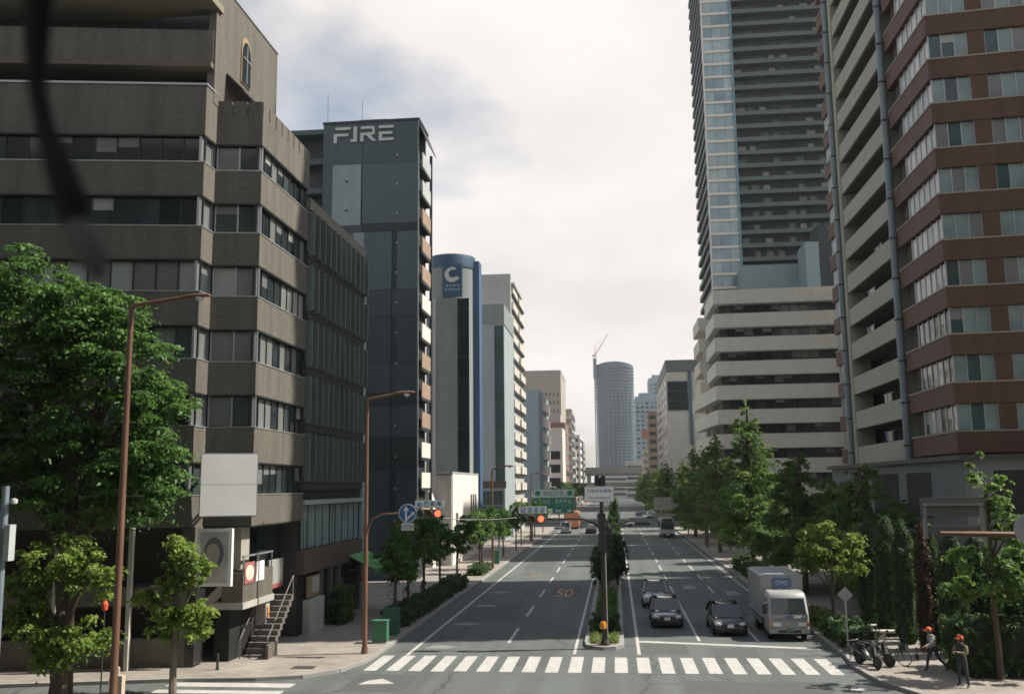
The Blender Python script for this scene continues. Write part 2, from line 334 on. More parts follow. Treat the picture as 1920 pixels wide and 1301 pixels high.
# painted markings, thin sheets lying on the road
def mark(name, pts, mat=paint, z=0.004): return MB().prism(pts, z-0.003, z).build(name, mat, road)
def mrect(name, x0, x1, y0, y1, mat=paint, z=0.004): return mark(name, [(x0, y0), (x1, y0), (x1, y1), (x0, y1)], mat, z)
rg = random.Random(5)
for k in range(-9, 12):
    x = -1.95+0.985*k; mrect('crosswalk_stripe', x-0.28, x+0.28, 41.75+rg.uniform(-.04, .04), 45.45+rg.uniform(-.04, .04))
for i, y in enumerate((39.0, 37.6, 36.2, 34.8)): mrect('crosswalk_stripe', -18.3, -13.1, y-0.9 if i == 0 else y-.72, y-.12)
for k in range(8): mrect('crosswalk_stripe', 1.5+k*1.05, 2.05+k*1.05, 179, 182.6)
for k in range(8): mrect('crosswalk_stripe', -10.5+k*1.05, -9.95+k*1.05, 179, 182.6)
mark('stop_line', [(0.95, 49.75), (9.45, 47.9), (9.45, 48.4), (0.95, 50.25)])
mrect('stop_line', 1.0, 9.4, 176, 176.6)
for name, x, y0, y1, w in (('edge_line', -10.0, 45.6, 176, .16), ('median_line', -2.15, 46.2, 178, .14), ('median_line', 0.87, 46.2, 178, .16), ('edge_line', 9.5, 50.2, 176, .13)):
    mrect(name, x-w/2, x+w/2, y0, y1, paint if name == 'edge_line' and x < 0 else paint)
y = 49.3
while y < 176:
    mrect('lane_dash', -5.68, -5.53, y, min(y+5, 176)); y += 10
for x in (3.98, 6.88):
    mrect('lane_line', x-.07, x+.07, 50.3, 68); y = 72.0
    while y < 174: mrect('lane_dash', x-.07, x+.07, y, y+5, paint if x < 5 else paint); y += 9.5
for yy in (47.6, 55.5, 64, 72): mark('worn_mark', [(-9.6, yy), (-8.5, yy-.25), (-7.9, yy+.35), (-8.6, yy+.9), (-9.3, yy+.8)], paint_worn)
for px, py in ((-9.8, 39.2), (9.4, 39.1)): mark('arrow_mark', [(px-.75, py-.35), (px+.7, py-.1), (px+.45, py+.25), (px, py+.85), (px-.5, py+.45)], paint, 0.005)
for px, py in ((8.2, 72), (5.4, 76)): mark('worn_mark', [(px-.5, py-1.4), (px+.5, py-1.2), (px+.45, py+1.3), (px-.4, py+1.5)], paint_worn)
o = text(road, '50', paint_orange, 1.0, (-4.0, 71.8, 0.0045), rx=0, extrude=0.0, name='speed_marking'); o.scale = (1.35, 7.2, 1)
o = text(road, '50', M('paint_orange_worn', (.16, .12, .085), .8, 0, .2, 3), 1.0, (-7.4, 86, 0.0045), rx=0, extrude=0.0, name='speed_marking'); o.scale = (1.3, 6.0, 1)
for (x, y) in ((-13.7, 41.6),):
    mh = MB().box(x-.5, x+.5, y-.35, y+.35, 0.128, 0.137).build('drain_cover', M('iron', (.07, .065, .06), .7, .4), pv_l)
for (x, y) in ((-3.6, 58), (6.0, 47.0), (-7.4, 79)): MB().lathe([(0.33, 0.0), (0.33, 0.005)], 16, (x, y, 0)).build('manhole_cover', M('iron2', (.10, .097, .09), .8, .2), road)
for (x0, x1, y0, y1) in ((-9.4, -6.2, 57, 66), (1.3, 3.4, 70, 84), (-5.2, -3.0, 43, 47), (4.3, 6.4, 44, 48.2), (-9.0, -6.4, 92, 118), (4.4, 6.4, 96, 120), (-4.9, -2.8, 70, 77), (1.2, 3.2, 46.4, 49.3), (-11.0, -8.4, 37.5, 41), (2.5, 8, 38, 40.2), (7.2, 9.2, 60, 68)):
    mrect('tarmac_patch', x0, x1, y0, y1, M('asphalt_patch', (.074, .083, .079), .9, 0, .1, .6, .2, fine=.14), 0.0025)
# median island
med = struct(MB().prism([(-1.75, 49.0), (-1.65, 48.0), (-1.3, 47.5), (-.75, 47.3), (-.2, 47.5), (.12, 48.0), (.2, 49.0), (.2, 175), (-1.75, 175)], -0.1, 0.16).build('median_island', kerbstone), 'kerbed median island between the carriageways')
soil = M('soil', (0.10, 0.08, 0.055), 0.95, 0, 0.3, 3.0, 0.4, fine=0.3)
MB().prism([(-1.5, 49.0), (-1.3, 48.2), (-.75, 47.75), (-.2, 48.2), (-.05, 49.0), (-.05, 174), (-1.5, 174)], 0.1, 0.185).build('planting_soil', soil, med)

# ------------------------------------------------------------------ helpers for buildings
def inset(poly, d):
    n = len(poly); res = []
    for i in range(n):
        p, q, r = Vector(poly[i-1]), Vector(poly[i]), Vector(poly[(i+1) % n])
        e1 = (q-p).normalized(); e2 = (r-q).normalized(); n1 = Vector((-e1.y, e1.x)); n2 = Vector((-e2.y, e2.x))
        k = 1+n1.dot(n2); m = (n1+n2)/max(k, 0.2); res.append(tuple(q+m*d))
    return res
def prism(parent, name, mat, poly, z0, z1):
    c = wloc(parent); return MB().prism([(x-c.x, y-c.y) for x, y in poly], z0-c.z, z1-c.z).build(name, mat, parent)

# ------------------------------------------------------------------ A: brown tiled office block on the left corner
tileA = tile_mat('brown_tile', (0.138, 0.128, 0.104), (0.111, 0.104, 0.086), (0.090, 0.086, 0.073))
A = thing('office_building', 'brown tiled office block with stepped corner bays and ribbon windows', 'building', (-24, 45, 0))
L0, P1, P2, P3, P4 = (-36.0, 38.2), (-18.87, 41.15), (-18.87, 42.43), (-16.7, 42.8), (-16.7, 50.0)
fpA = [L0, P1, P2, P3, P4, (-36, 50.0)]
zw = [(7.55, 9.05), (10.65, 12.2), (13.72, 15.3), (16.85, 18.4), (19.95, 21.45), (23.05, 24.4)]
bands = [(6.16, 7.55)]+[(a[1], b[0]) for a, b in zip(zw, zw[1:])]+[(24.4, 25.85)]
for a, b in bands:
    prism(A, 'spandrel_band', tileA, fpA, a, b)
    prism(A, 'window_head', frame_dark, inset(fpA, 0.02), a-0.07, a)
    if b < 25: prism(A, 'window_sill', alum, inset(fpA, -0.03), b, b+0.05)
prism(A, 'interior_core', M('interior_dark', (.02, .024, .024), .8, 0, .3, 1), inset(fpA, 0.5), 6.3, 25.5)
rA = random.Random(11)
dk = [glass_dark, glass_dark, glass_mid, glass_mid, blind_grey]
for i, (a, b) in enumerate(zw):
    pal = {3: [blind, blind, blind_grey], 2: [blind_grey, curtain], 1: [blind_grey, glass_mid]}.get(i, dk)
    a += 0.05
    windows(A, L0, P1, a, b-.07, 17, [glass_dark, glass_dark, glass_mid] if i > 3 else ([blind, blind_grey] if i == 3 else dk), 0.22, 0.07, rng=rA)
    windows(A, P1, P2, a, b-.07, 1, [glass_mid, blind_grey], 0.2, 0.07, alum, rng=rA)
    windows(A, P2, P3, a, b-.07, 2, pal, 0.22, 0.07, alum, rng=rA)
    windows(A, P3, P4, a, b-.07, 8, pal+[glass_dark, glass_dark], 0.22, 0.07, rng=rA)
    for p in (P1, P2, P3):
        bx(A, 'corner_post', alum, p[0]-.26, p[0]-.12, p[1]+.08, p[1]+.22, a, b)
def parapet_blocks(p0, p1, n):
    L = (Vector(p1)-Vector(p0)).length
    for i in range(n): seg(A, 'parapet_block', tileA, p0, p1, 25.852, 26.6, 0.28, -0.004, L*i/n+.05, L*(i+1)/n-.05)
parapet_blocks(P2, P3, 3); parapet_blocks(P3, P4, 8)
prism(A, 'parapet_wall', tileA, [L0, P1, P2, (-19.3, 42.8), (-19.3, 41.7), (-36, 38.8)], 25.852, 26.85)
prism(A, 'roof_coping', alum, [(L0[0], L0[1]-.05), (P1[0]+.05, P1[1]-.05), (P2[0]+.05, P2[1]+.01), (-19.35, 42.8), (-19.35, 41.7), (-36, 38.85)], 26.852, 26.95)
prism(A, 'roof_deck', concrete, inset(fpA, 0.35), 25.6, 25.86)
# upper storeys set back behind the terrace
fpU = [(-36, 38.9), (-18.95, 41.85), (-18.95, 50.3), (-36, 50.3)]
prism(A, 'upper_wall', tileA, inset(fpU, 0.0), 28.25, 30.0)
prism(A, 'upper_recess', frame_dark, [(-36, 40.4), (-19.25, 43.2), (-19.25, 50.0), (-36, 50.0)], 25.87, 33.0)
prism(A, 'roof_eave', M('eave_olive', (.22, .20, .14), .8, 0, .1, 1), [(-36, 38.0), (-18.7, 41.0), (-18.7, 42.4), (-36, 42.4)], 31.1, 31.45)
seg(A, 'gable_wall', tileA, (-18.87, 41.9), (-18.87, 50.25), 26.3, 32.7, 0.38, 0.03)
seg(A, 'roof_coping', alum, (-18.87, 41.9), (-18.87, 50.25), 32.7, 32.78, 0.5, 0.08)
prism(A, 'sill_slab', M('soffit_olive', (.13, .115, .08), .85, 0, .1, 1), [(-36, 38.6), (-18.9, 41.55), (-18.9, 43.0), (-36, 43)], 28.0, 28.25)
for i in range(9): seg(A, 'rail_post', frame_dark, L0, P1, 30.0, 30.35, 0.05, -0.9, 1.2+i*1.9, 1.26+i*1.9)
# arched window in the gable
arch = [(-.55, 0), (.55, 0), (.55, 1.5)]+[(.55*math.cos(t), 1.5+.8*math.sin(t)) for t in np.linspace(0, math.pi, 13)[1:-1]]+[(-.55, 1.5)]
def arch_obj(name, mat, s, d, par=A):
    m = MB().xz([(x*s, z*s if s < 1.05 else z*s-.05) for x, z in arch], -d, .05); o = m.build(name, mat, par); o.location = Vector((-18.83, 45.6, 28.8))-wloc(par); o.rotation_euler = (0, 0, R(90)); return o
arch_obj('arched_window_frame', M('stone_trim', (.30, .22, .14), .8, 0, .1, 2), 1.14, 0.05); arch_obj('arched_window_pane', glass_dark, 1.0, 0.075)
bx(A, 'window_bar', alum, -18.77, -18.72, 45.57, 45.63, 28.85, 30.9); bx(A, 'window_bar', alum, -18.765, -18.715, 45.1, 46.1, 30.1, 30.16)
MB().add([(0, 0, 0), (0, 4.2, 0), (.9, 4.2, -.9), (.9, 0, -.9), (0, 0, -.1), (0, 4.2, -.1), (.9, 4.2, -1.0), (.9, 0, -1.0)], [(0, 1, 2, 3), (4, 7, 6, 5), (0, 3, 7, 4), (1, 5, 6, 2), (3, 2, 6, 7), (0, 4, 5, 1)]).build('terrace_canopy', dark_paint, A, Vector((-18.8, 43.2, 28.4))-wloc(A))
# lower floors: open recess with plinth, stair and landing
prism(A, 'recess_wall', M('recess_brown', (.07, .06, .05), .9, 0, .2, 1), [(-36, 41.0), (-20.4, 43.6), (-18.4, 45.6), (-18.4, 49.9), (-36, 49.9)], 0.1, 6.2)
prism(A, 'mezzanine_slab', tileA, [(-36, 38.7), (-19.2, 41.6), (-19.2, 43.0), (-36, 43)], 2.75, 3.55)
prism(A, 'plinth_wall', tileA, [(-36, 38.6), (-19.3, 41.5), (-19.3, 41.9), (-36, 39.0)], 0.1, 1.35)
prism(A, 'corner_pier', tileA, [(-19.3, 41.3), (-18.75, 41.4), (-18.75, 42.2), (-19.3, 42.1)], 0.1, 6.18)
for x in (-21.2, -24.3, -27.4, -30.5): bx(A, 'column', M('column_white', (.46, .45, .40), .7, 0, .1), x-.09, x+.09, 41.5+.1727*(x+18.87)-.75, 41.5+.1727*(x+18.87)-.57, 0.1, 6.18)
lnd = bx(A, 'landing_parapet', tileA, -17.9, -16.9, 42.5, 46.3, 2.75, 4.05)
bx(A, 'landing_slab', concrete, -18.4, -16.85, 42.45, 46.4, 2.45, 2.745)
for y in (42.6, 44.4, 46.2): bx(A, 'rail_post', alum, -16.98, -16.93, y, y+.05, 4.05, 4.75)
bx(A, 'handrail', alum, -17.0, -16.91, 42.55, 46.3, 4.75, 4.82)
bx(A, 'shop_sign', M('sign_red', (.34, .13, .11), .6, 0, .1), -16.893, -16.86, 42.6, 43.75, 3.55, 4.5)
MB().lathe([(.42, 0), (.42, .012)], 20, (0, 0, 0), 'x').build('sign_oval', M('sign_cream', (.6, .56, .48), .6), A, Vector((-16.858, 43.17, 4.02))-wloc(A)).scale = (1, 1.2, .85)
bx(A, 'shop_sign', white_metal, -16.893, -16.86, 43.95, 45.0, 3.55, 4.45)
bx(A, 'menu_panel', M('panel_grey', (.32, .33, .31), .6), -17.3, -17.2, 46.6, 48.6, 2.9, 4.3); bx(A, 'panel_stripe', M('stripe_red', (.35, .10, .09), .6), -17.197, -17.19, 46.6, 48.6, 2.9, 3.1)
bx(A, 'pillar', concrete, -17.45, -16.95, 45.6, 46.1, 0.12, 2.44)
bx(A, 'corner_light', M('amber', (.6, .3, .12), .5), -16.94, -16.88, 45.7, 45.9, 1.6, 2.2)
bx(A, 'garage_opening', black, -18.3, -17.6, 42.8, 45.5, 0.12, 2.44)
bx(A, 'shop_window', glass_dark, -18.2, -17.8, 46.4, 49.8, 3.0, 6.1); bx(A, 'shop_pillar', M('shop_beige', (.34, .33, .28), .7), -17.9, -17.2, 42.9, 43.9, 4.2, 6.1)
for i in range(11):
    bx(A, 'stair_tread', M('tread', (.13, .12, .11), .85, 0, .15), -17.35, -16.15, 46.9-i*.3, 47.25-i*.3, 2.62-i*.24-.3, 2.62-i*.24)
for x in (-16.1, -17.4):
    bar = MB().tube([(x, 43.6, 1.0), (x, 47.0, 3.55)], .03, 6); bar.tube([(x, 43.6, .12), (x, 43.6, 1.0)], .03, 6); bar.tube([(x, 47.0, 2.6), (x, 47.0, 3.55)], .03, 6)
    bar.build('stair_rail', M('rail_dull', (.16, .16, .15), .6, .3), A, -wloc(A))
bx(A, 'stair_side_wall', tileA, -16.1, -15.98, 43.4, 44.6, .12, .75)
bx(A, 'entrance_glass', M('shop_dark', (.03, .03, .03), .3, 0, .3), -19.15, -18.6, 41.35, 42.35, .2, 3.4)

for x, y, w, h in ((-23, 46, 1.6, 1.8), (-26, 47, 2.2, 1.4)): bx(A, 'roof_plant', grey_paint, x, x+w, y, y+1.5, 33.0, 33.0+h)
# billboards hung on the corner bay
bb = thing('billboard', 'large blank white billboard hung on the brown office corner', 'billboard', (-17.4, 41.2, 6.6))
bx(bb, 'face', white_metal, -18.62, -16.22, 41.2, 41.4, 6.66, 8.02); bx(bb, 'face', white_metal, -18.62, -16.22, 41.2, 41.4, 8.035, 9.36)
bx(bb, 'frame', grey_paint, -18.66, -16.18, 41.25, 41.46, 6.6, 9.42)
for x in (-18.2, -16.9):
    for z in (7.1, 8.9): bx(bb, 'bracket', frame_dark, x, x+.08, 41.45, 42.75, z, z+.08)
bb.rotation_euler = (0, 0, R(22)); bb.location.x += .25
b2 = thing('picture_board', 'white framed poster board with dark oval below the blank billboard', 'billboard', (-17.7, 41.2, 3.6))
bx(b2, 'frame', white_metal, -18.55, -16.95, 41.2, 41.42, 3.6, 6.1)
bx(b2, 'print', M('poster', (.50, .47, .44), .6, 0, .25, 3), -18.4, -17.1, 41.18, 41.197, 3.75, 5.95)
MB().lathe([(.5, 0), (.5, .01)], 24, (0, 0, 0), 'y').build('print_oval', M('poster_dark', (.13, .16, .17), .6, 0, .3, 3), b2, Vector((-17.75, 41.168, 5.05))-wloc(b2)).scale = (.9, 1, 1.35)
MB().lathe([(.36, 0), (.36, .01)], 24, (0, 0, 0), 'y').build('print_oval', M('poster_pale', (.44, .40, .34), .6, 0, .3, 3), b2, Vector((-17.8, 41.157, 5.0))-wloc(b2)).scale = (.9, 1, 1.3)
for z in (4.0, 5.6): bx(b2, 'bracket', frame_dark, -18.3, -18.2, 41.42, 42.5, z, z+.08)

# ------------------------------------------------------------------ B: finned curtain-wall block
B = thing('finned_building', 'dark office block with rows of upright metal fins above shopfronts', 'building', (-22, 56, 0))
dkB = M('b_spandrel', (.052, .058, .048), .7, 0, .15, 1.5, streak=.2); finm = M('fin_metal', (.15, .19, .175), .5, .3, .12, 1, streak=.15)
bx(B, 'wall', M('b_core', (.06, .062, .058), .8, 0, .2), -34, -16.95, 50.06, 61.9, 0.1, 23.3)
bx(B, 'parapet', M('b_parapet', (.21, .19, .155), .8, 0, .1, 1, streak=.15), -34, -16.62, 50.05, 62.0, 23.3, 23.95)
fl = [7.75, 10.9, 14.0, 17.1, 20.2, 23.3]
B0, B1 = (-16.7, 50.08), (-16.7, 61.95)
rB = random.Random(3)
for a, b in zip(fl, fl[1:]):
    seg(B, 'floor_louvre', dkB, B0, B1, a, a+.75, .3, 0.0)
    for k in range(3): seg(B, 'louvre_blade', frame_dark, B0, B1, a+.12+k*.22, a+.17+k*.22, .1, 0.05)
    windows(B, B0, B1, a+.75, b, 11, [glass_dark, glass_dark, glass_teal, curtain], .2, .06, rng=rB)
    for k in range(12):
        s = min(max(k*11.87/11, .06), 11.81); seg(B, 'fin', finm, B0, B1, a+.45, b-.1, .42, .32, s-.055, s+.055)
seg(B, 'end_strip', M('pale_blue', (.34, .40, .42), .6, 0, .1, 1, streak=.1), B0, B1, .1, 23.2, .3, .06, 11.88, 12.35)
seg(B, 'fascia', M('fascia_pale', (.34, .37, .36), .7, 0, .1), B0, B1, 6.95, 7.2, .4, .12); seg(B, 'recess', black, B0, B1, 7.2, 7.75, .2, -.12)
windows(B, B0, B1, 4.55, 6.95, 9, [curtain, curtain, glass_teal], .2, .08, rng=rB)
for k in range(26): seg(B, 'curtain_fold', M('curtain_cloth', (.27, .35, .34), .8, 0, .2), B0, B1, 4.62, 6.9, .06, -.17, .35+k*.44, .52+k*.44)
seg(B, 'sign_band', M('brown_band', (.10, .078, .06), .8, 0, .15), B0, B1, 3.3, 4.55, .5, .1)
seg(B, 'shop_front', black, B0, B1, .13, 3.3, .2, -.2)
for s in (3.3, 5.2, 6.8, 11.4): seg(B, 'shop_pier', M('pier_grey', (.11, .12, .12), .7), B0, B1, .13, 3.3, .3, .03, s, s+.35)
seg(B, 'garden_wall', M('render_grey', (.40, .40, .37), .8, 0, .1, 1, streak=.15), B0, B1, .13, 1.9, .4, .25, .7, 3.3); seg(B, 'notice_board', M('board_brown', (.28, .21, .13), .7), B0, B1, 2.0, 3.1, .1, .05, .9, 3.0)
seg(B, 'notice', M('notice_grey', (.40, .40, .36), .7), B0, B1, 2.2, 3.0, .03, .085, 1.6, 2.8)
seg(B, 'door', M('door_dark', (.05, .05, .045), .5), B0, B1, .13, 2.4, .06, -.1, 7.3, 8.3)
aw = thing('awning', 'bright green sloping shop awning on the finned building', 'awning', (-16.0, 61, 2.6))
MB().add([(-.7, -2.3, 1.15), (-.7, 2.3, 1.15), (1.1, 2.3, .25), (1.1, -2.3, .25), (-.7, -2.3, 1.09), (-.7, 2.3, 1.09), (1.1, 2.3, .19), (1.1, -2.3, .19)],
         [(0, 3, 2, 1), (4, 5, 6, 7), (0, 4, 7, 3), (1, 2, 6, 5), (3, 7, 6, 2), (0, 1, 5, 4)]).build('canvas', M('awning_green', (.10, .33, .10), .75, 0, .1, 2), aw)
MB().box(1.06, 1.105, -2.3, 2.3, .0, .2).build('valance', M('awning_green', (.10, .33, .10)), aw)
for y in (-2.2, 2.2): MB().tube([(-.6, y, .2), (1.05, y, .22)], .02, 6).build('arm', steel, aw)
ln = thing('paper_lantern', 'small round red lantern hanging under the green awning', 'lantern', (-15.9, 59.6, 2.0))
MB().lathe([(.05, 0), (.16, .08), (.19, .22), (.16, .36), (.05, .44)], 12).build('shade', M('lantern_red', (.55, .07, .04), .6, 0, .05), ln, smooth=True)
MB().lathe([(.06, .44), (.06, .47)], 8).build('cap', dark_paint, ln); MB().tube([(0, 0, .47), (0, 0, .95)], .008, 4).build('cord', dark_paint, ln)
ss = thing('standing_sign', 'small white upright sign on the left footway past the awning', 'sign', (-14.9, 65.0, .13))
MB().box(-.25, .25, -.04, .04, .1, 1.35).build('panel', white_metal, ss); MB().box(-.3, .3, -.2, .2, 0, .1).build('base', dark_paint, ss)

# ------------------------------------------------------------------ C: slate tower with the big lettering
C_ = thing('slate_tower', 'slate blue tower lettered near its top with projecting balconies', 'building', (-21, 86, 0))
slate = [M('slate%d' % i, c, .6, 0, .10, .8, streak=.1) for i, c in enumerate([(.055, .085, .092), (.075, .110, .118), (.042, .064, .073), (.022, .032, .034), (.23, .285, .31), (.034, .053, .063)])]
bx(C_, 'wall', slate[5], -25.5, -16.9, 80.15, 84.1, 0.1, 40.4); bx(C_, 'side_wing', slate[3], -29.5, -25.55, 81.5, 92, .1, 39.6)
bx(C_, 'wing_roof', slate[0], -29.8, -25.56, 80.1, 92.1, 39.6, 40.05)
for k in range(13): bx(C_, 'wing_slab', slate[0], -29.6, -25.56, 80.4, 81.5, 4+k*2.74, 4.5+k*2.74)
def pan(x0, x1, z0, z1, m, y=80.0): bx(C_, 'cladding_panel', m, x0+.012, x1-.012, y, 80.16, z0+.012, z1-.012)
for z0, z1, m in ((36.55, 40.5, 0), (31.0, 36.55, 1), (30.25, 31.0, 3)): pan(-21.85, -16.78, z0, z1, slate[m])
pan(-25.5, -21.85, 36.55, 40.5, slate[0]); pan(-25.5, -24.6, 30.9, 36.55, slate[0]); pan(-24.6, -21.95, 30.9, 36.55, slate[4], 79.98); pan(-25.5, -21.85, 30.25, 30.9, slate[2])
pan(-25.5, -22.6, 0.2, 30.25, slate[1]); pan(-22.6, -21.6, 0.2, 30.25, slate[4])
zs = [0.2, 5.8, 9.3, 12.1, 14.8, 15.9, 18.4, 22.6, 25.0, 30.25]; ms = [2, 5, 3, 2, 3, 2, 5, 2, 1]
for a, b, m in zip(zs, zs[1:], ms):
    pan(-21.6, -19.1, a, b, slate[m]); pan(-18.65, -16.78, a, b, slate[m]); pan(-19.1, -18.65, a, b, slate[3] if m in (1, 3, 5) else slate[m], 80.06)
for k in range(13): bx(C_, 'wall_lamp', M('fixture', (.5, .5, .46), .5), -18.72, -18.60, 79.9, 79.985, 5.0+k*2.68, 5.13+k*2.68)
for z in (32.2, 34.9): bx(C_, 'vent', dark_paint, -23.4, -23.15, 79.93, 79.978, z, z+.15)
bx(C_, 'corner_strip', M('corner_pale', (.22, .26, .27), .5, .2, .05), -16.80, -16.70, 79.95, 80.15, .2, 40.5)
bx(C_, 'roof_coping', slate[3], -25.55, -16.65, 79.93, 84.2, 40.4, 40.62)
MB().add([(0, 0, 0), (.75, 0, -1.9), (.75, 4.4, -1.9), (0, 4.4, 0), (0, 0, -.3), (.75, 0, -2.1), (.75, 4.4, -2.1), (0, 4.4, -.3)], [(0, 1, 2, 3), (4, 7, 6, 5), (0, 4, 5, 1), (3, 2, 6, 7), (1, 5, 6, 2), (0, 3, 7, 4)]).build('roof_eave', slate[3], C_, Vector((-16.75, 80.0, 40.4))-wloc(C_))
tan = M('balcony_tan', (.30, .215, .16), .75, 0, .08, 1); bwh = M('balcony_white', (.68, .63, .57), .7, 0, .05, 1)
cols = 'ttwttwwttttwwwgg'
cols = ['t', 'w', 'w', 't', 't', 't', 'w', 'w', 't', 't', 't', 'g', 'g']
for k, c in enumerate(cols):
    z = 5.2+k*2.58; m = {'t': tan, 'w': bwh, 'g': M('balcony_grey', (.40, .42, .42), .6)}[c]
    bx(C_, 'balcony_parapet', m, -16.48, -16.38, 80.2, 83.9, z, z+1.3); bx(C_, 'balcony_slab', slate[3], -16.9, -16.4, 80.15, 83.95, z-.25, z-.01)
    bx(C_, 'balcony_recess', black, -17.2, -16.89, 80.3, 83.9, z, z+2.3)
    bx(C_, 'balcony_post', slate[3], -16.5, -16.3, 83.96, 84.3, z-.3, z+2.28)
bx(C_, 'roof_plant', grey_paint, -22.5, -20, 81, 83, 40.62, 41.1); MB().tube([(-22.6, 82.5, 40.5), (-22.6, 82.5, 43.5)], .02, 5).build('aerial', dark_paint, C_, -wloc(C_)); MB().tube([(-27, 86, 40), (-27, 86, 46)], .02, 5).build('aerial', dark_paint, C_, -wloc(C_))
# lettering F . I R E built of bars
lm = M('letter_white', (.52, .54, .54), .5, 0, .05)
def bars(name, rects, poly=()):
    m = MB()
    for x0, x1, z0, z1 in rects: m.box(x0, x1, 79.86, 79.985, z0, z1)
    for p in poly: m.xz(p, 79.86, 79.985)
    m.build(name, lm, C_, -wloc(C_))
bars('letter', [(-24.35, -22.95, 39.78, 40.02), (-24.5, -23.15, 39.18, 39.42), (-24.5, -24.2, 38.55, 39.18)])
bars('letter', [(-22.95, -22.68, 38.62, 38.86), (-22.68, -22.36, 38.62, 40.02)])
bars('letter', [(-22.0, -20.95, 39.78, 40.02), (-22.05, -20.95, 39.18, 39.42), (-22.05, -21.75, 38.62, 39.18), (-20.95, -20.72, 39.25, 39.95)], [[(-21.5, 39.18), (-21.1, 39.18), (-20.55, 38.62), (-20.95, 38.62)]])
bars('letter', [(-20.35, -19.0, 39.78, 40.02), (-20.35, -19.1, 39.2, 39.44), (-20.35, -19.0, 38.62, 38.86), (-20.35, -20.05, 38.86, 39.2)])

# ------------------------------------------------------------------ W: low white house, D: round tower with emblem
W = thing('white_house', 'low white windowless block in front of the round tower', 'building', (-17, 104, 0))
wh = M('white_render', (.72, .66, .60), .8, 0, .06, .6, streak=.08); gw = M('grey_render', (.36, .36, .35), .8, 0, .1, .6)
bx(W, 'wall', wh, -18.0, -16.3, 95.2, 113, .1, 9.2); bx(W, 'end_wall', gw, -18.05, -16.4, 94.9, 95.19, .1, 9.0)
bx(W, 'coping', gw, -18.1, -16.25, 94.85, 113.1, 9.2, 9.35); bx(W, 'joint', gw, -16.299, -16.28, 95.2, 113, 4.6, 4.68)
bx(W, 'sign', M('w_sign', (.06, .07, .08), .6), -16.298, -16.26, 97.0, 98.3, 3.0, 5.2)
for k in range(3): bx(W, 'window', glass_mid, -16.298, -16.27, 107+k*1.7, 108+k*1.7, 4.9, 7.0)
W2 = thing('low_shed', 'small white sloped wall beside the slate tower', 'building', (-18.6, 92.5, 0))
MB().xz([(-.5, 0), (.8, 0), (.8, 6.2), (-.1, 8.6), (-.5, 8.6)], 0, 1.5).build('wall', wh, W2, (0, 0, .1))
D = thing('round_tower', 'pale grey round tower with blue cap and white C emblem', 'building', (-19.95, 116.4, 0))
gD = M('d_grey', (.21, .24, .235), .75, 0, .08, .6, streak=.12); blue = M('d_blue', (.03, .075, .135), .55, 0, .12, .6); blue2 = M('d_blue_strip', (.06, .115, .22), .5, 0, .1)
pD = M('d_pale', (.20, .225, .225), .75, 0, .06, .5, streak=.1)
MB().lathe([(2.9, .1), (2.9, 34.9)], 48).build('shaft', pD, D, smooth=True)
MB().lathe([(3.0, 34.9), (3.0, 36.0), (2.9, 36.5)], 48).build('blue_cap', blue, D, smooth=True)
bx(D, 'slab', gD, -22.4, -17.15, 112, 114.6, .1, 30.5); bx(D, 'glass_strip', glass_dark, -18.55, -17.14, 111.9, 112.0, 1.0, 30.45)
for k in range(10): bx(D, 'glass_joint', frame_dark, -18.56, -17.13, 111.87, 111.9, 3+k*2.9, 3.08+k*2.9)
bx(D, 'edge_strip', M('d_edge', (.42, .43, .41), .7), -21.6, -21.2, 111.9, 112, .2, 30.5)
sg = bx(D, 'sign_panel', blue, -20.65, -18.2, 113.3, 113.6, 31.0, 35.1)
bx(D, 'blue_corner', blue2, -17.15, -16.4, 115.6, 117.8, .1, 35.9)
pts = []
for t in np.linspace(R(52), R(318), 26): pts.append((.95*math.cos(t)*.95, .95*math.sin(t)))
pts += [(1.0, -.95), (.2, -1.2)]; inn = []
for t in np.linspace(R(300), R(62), 24): inn.append((.08+.5*math.cos(t), .12+.5*math.sin(t)))
MB().xz([(-19.45+x, 33.75+z) for x, z in (pts[:24]+[(.98, -.55), (.62, -.18)]+inn[1:])], 113.2, 113.295).build('emblem', M('emblem', (.5, .52, .5), .6), D, -wloc(D))
glyphs(D, M('emblem2', (.25, .34, .34), .6), 4, -20.4, -18.5, 32.0, 32.4, 113.29-wloc(D).y+0, 1) if False else None
def row_marks(par, mat, x0, x1, n, z0, z1, y):
    for i in range(n):
        w = (x1-x0)/n; bx(par, 'sign_character', mat, x0+i*w+w*.12, x0+(i+1)*w-w*.12, y-.03, y, z0+(i % 2)*.04, z1-((i+1) % 3)*.04)
em2 = M('emblem2', (.20, .29, .31), .6)
row_marks(D, em2, -20.3, -18.5, 4, 32.25, 32.55, 113.295); row_marks(D, em2, -20.4, -18.4, 6, 31.75, 32.05, 113.295)

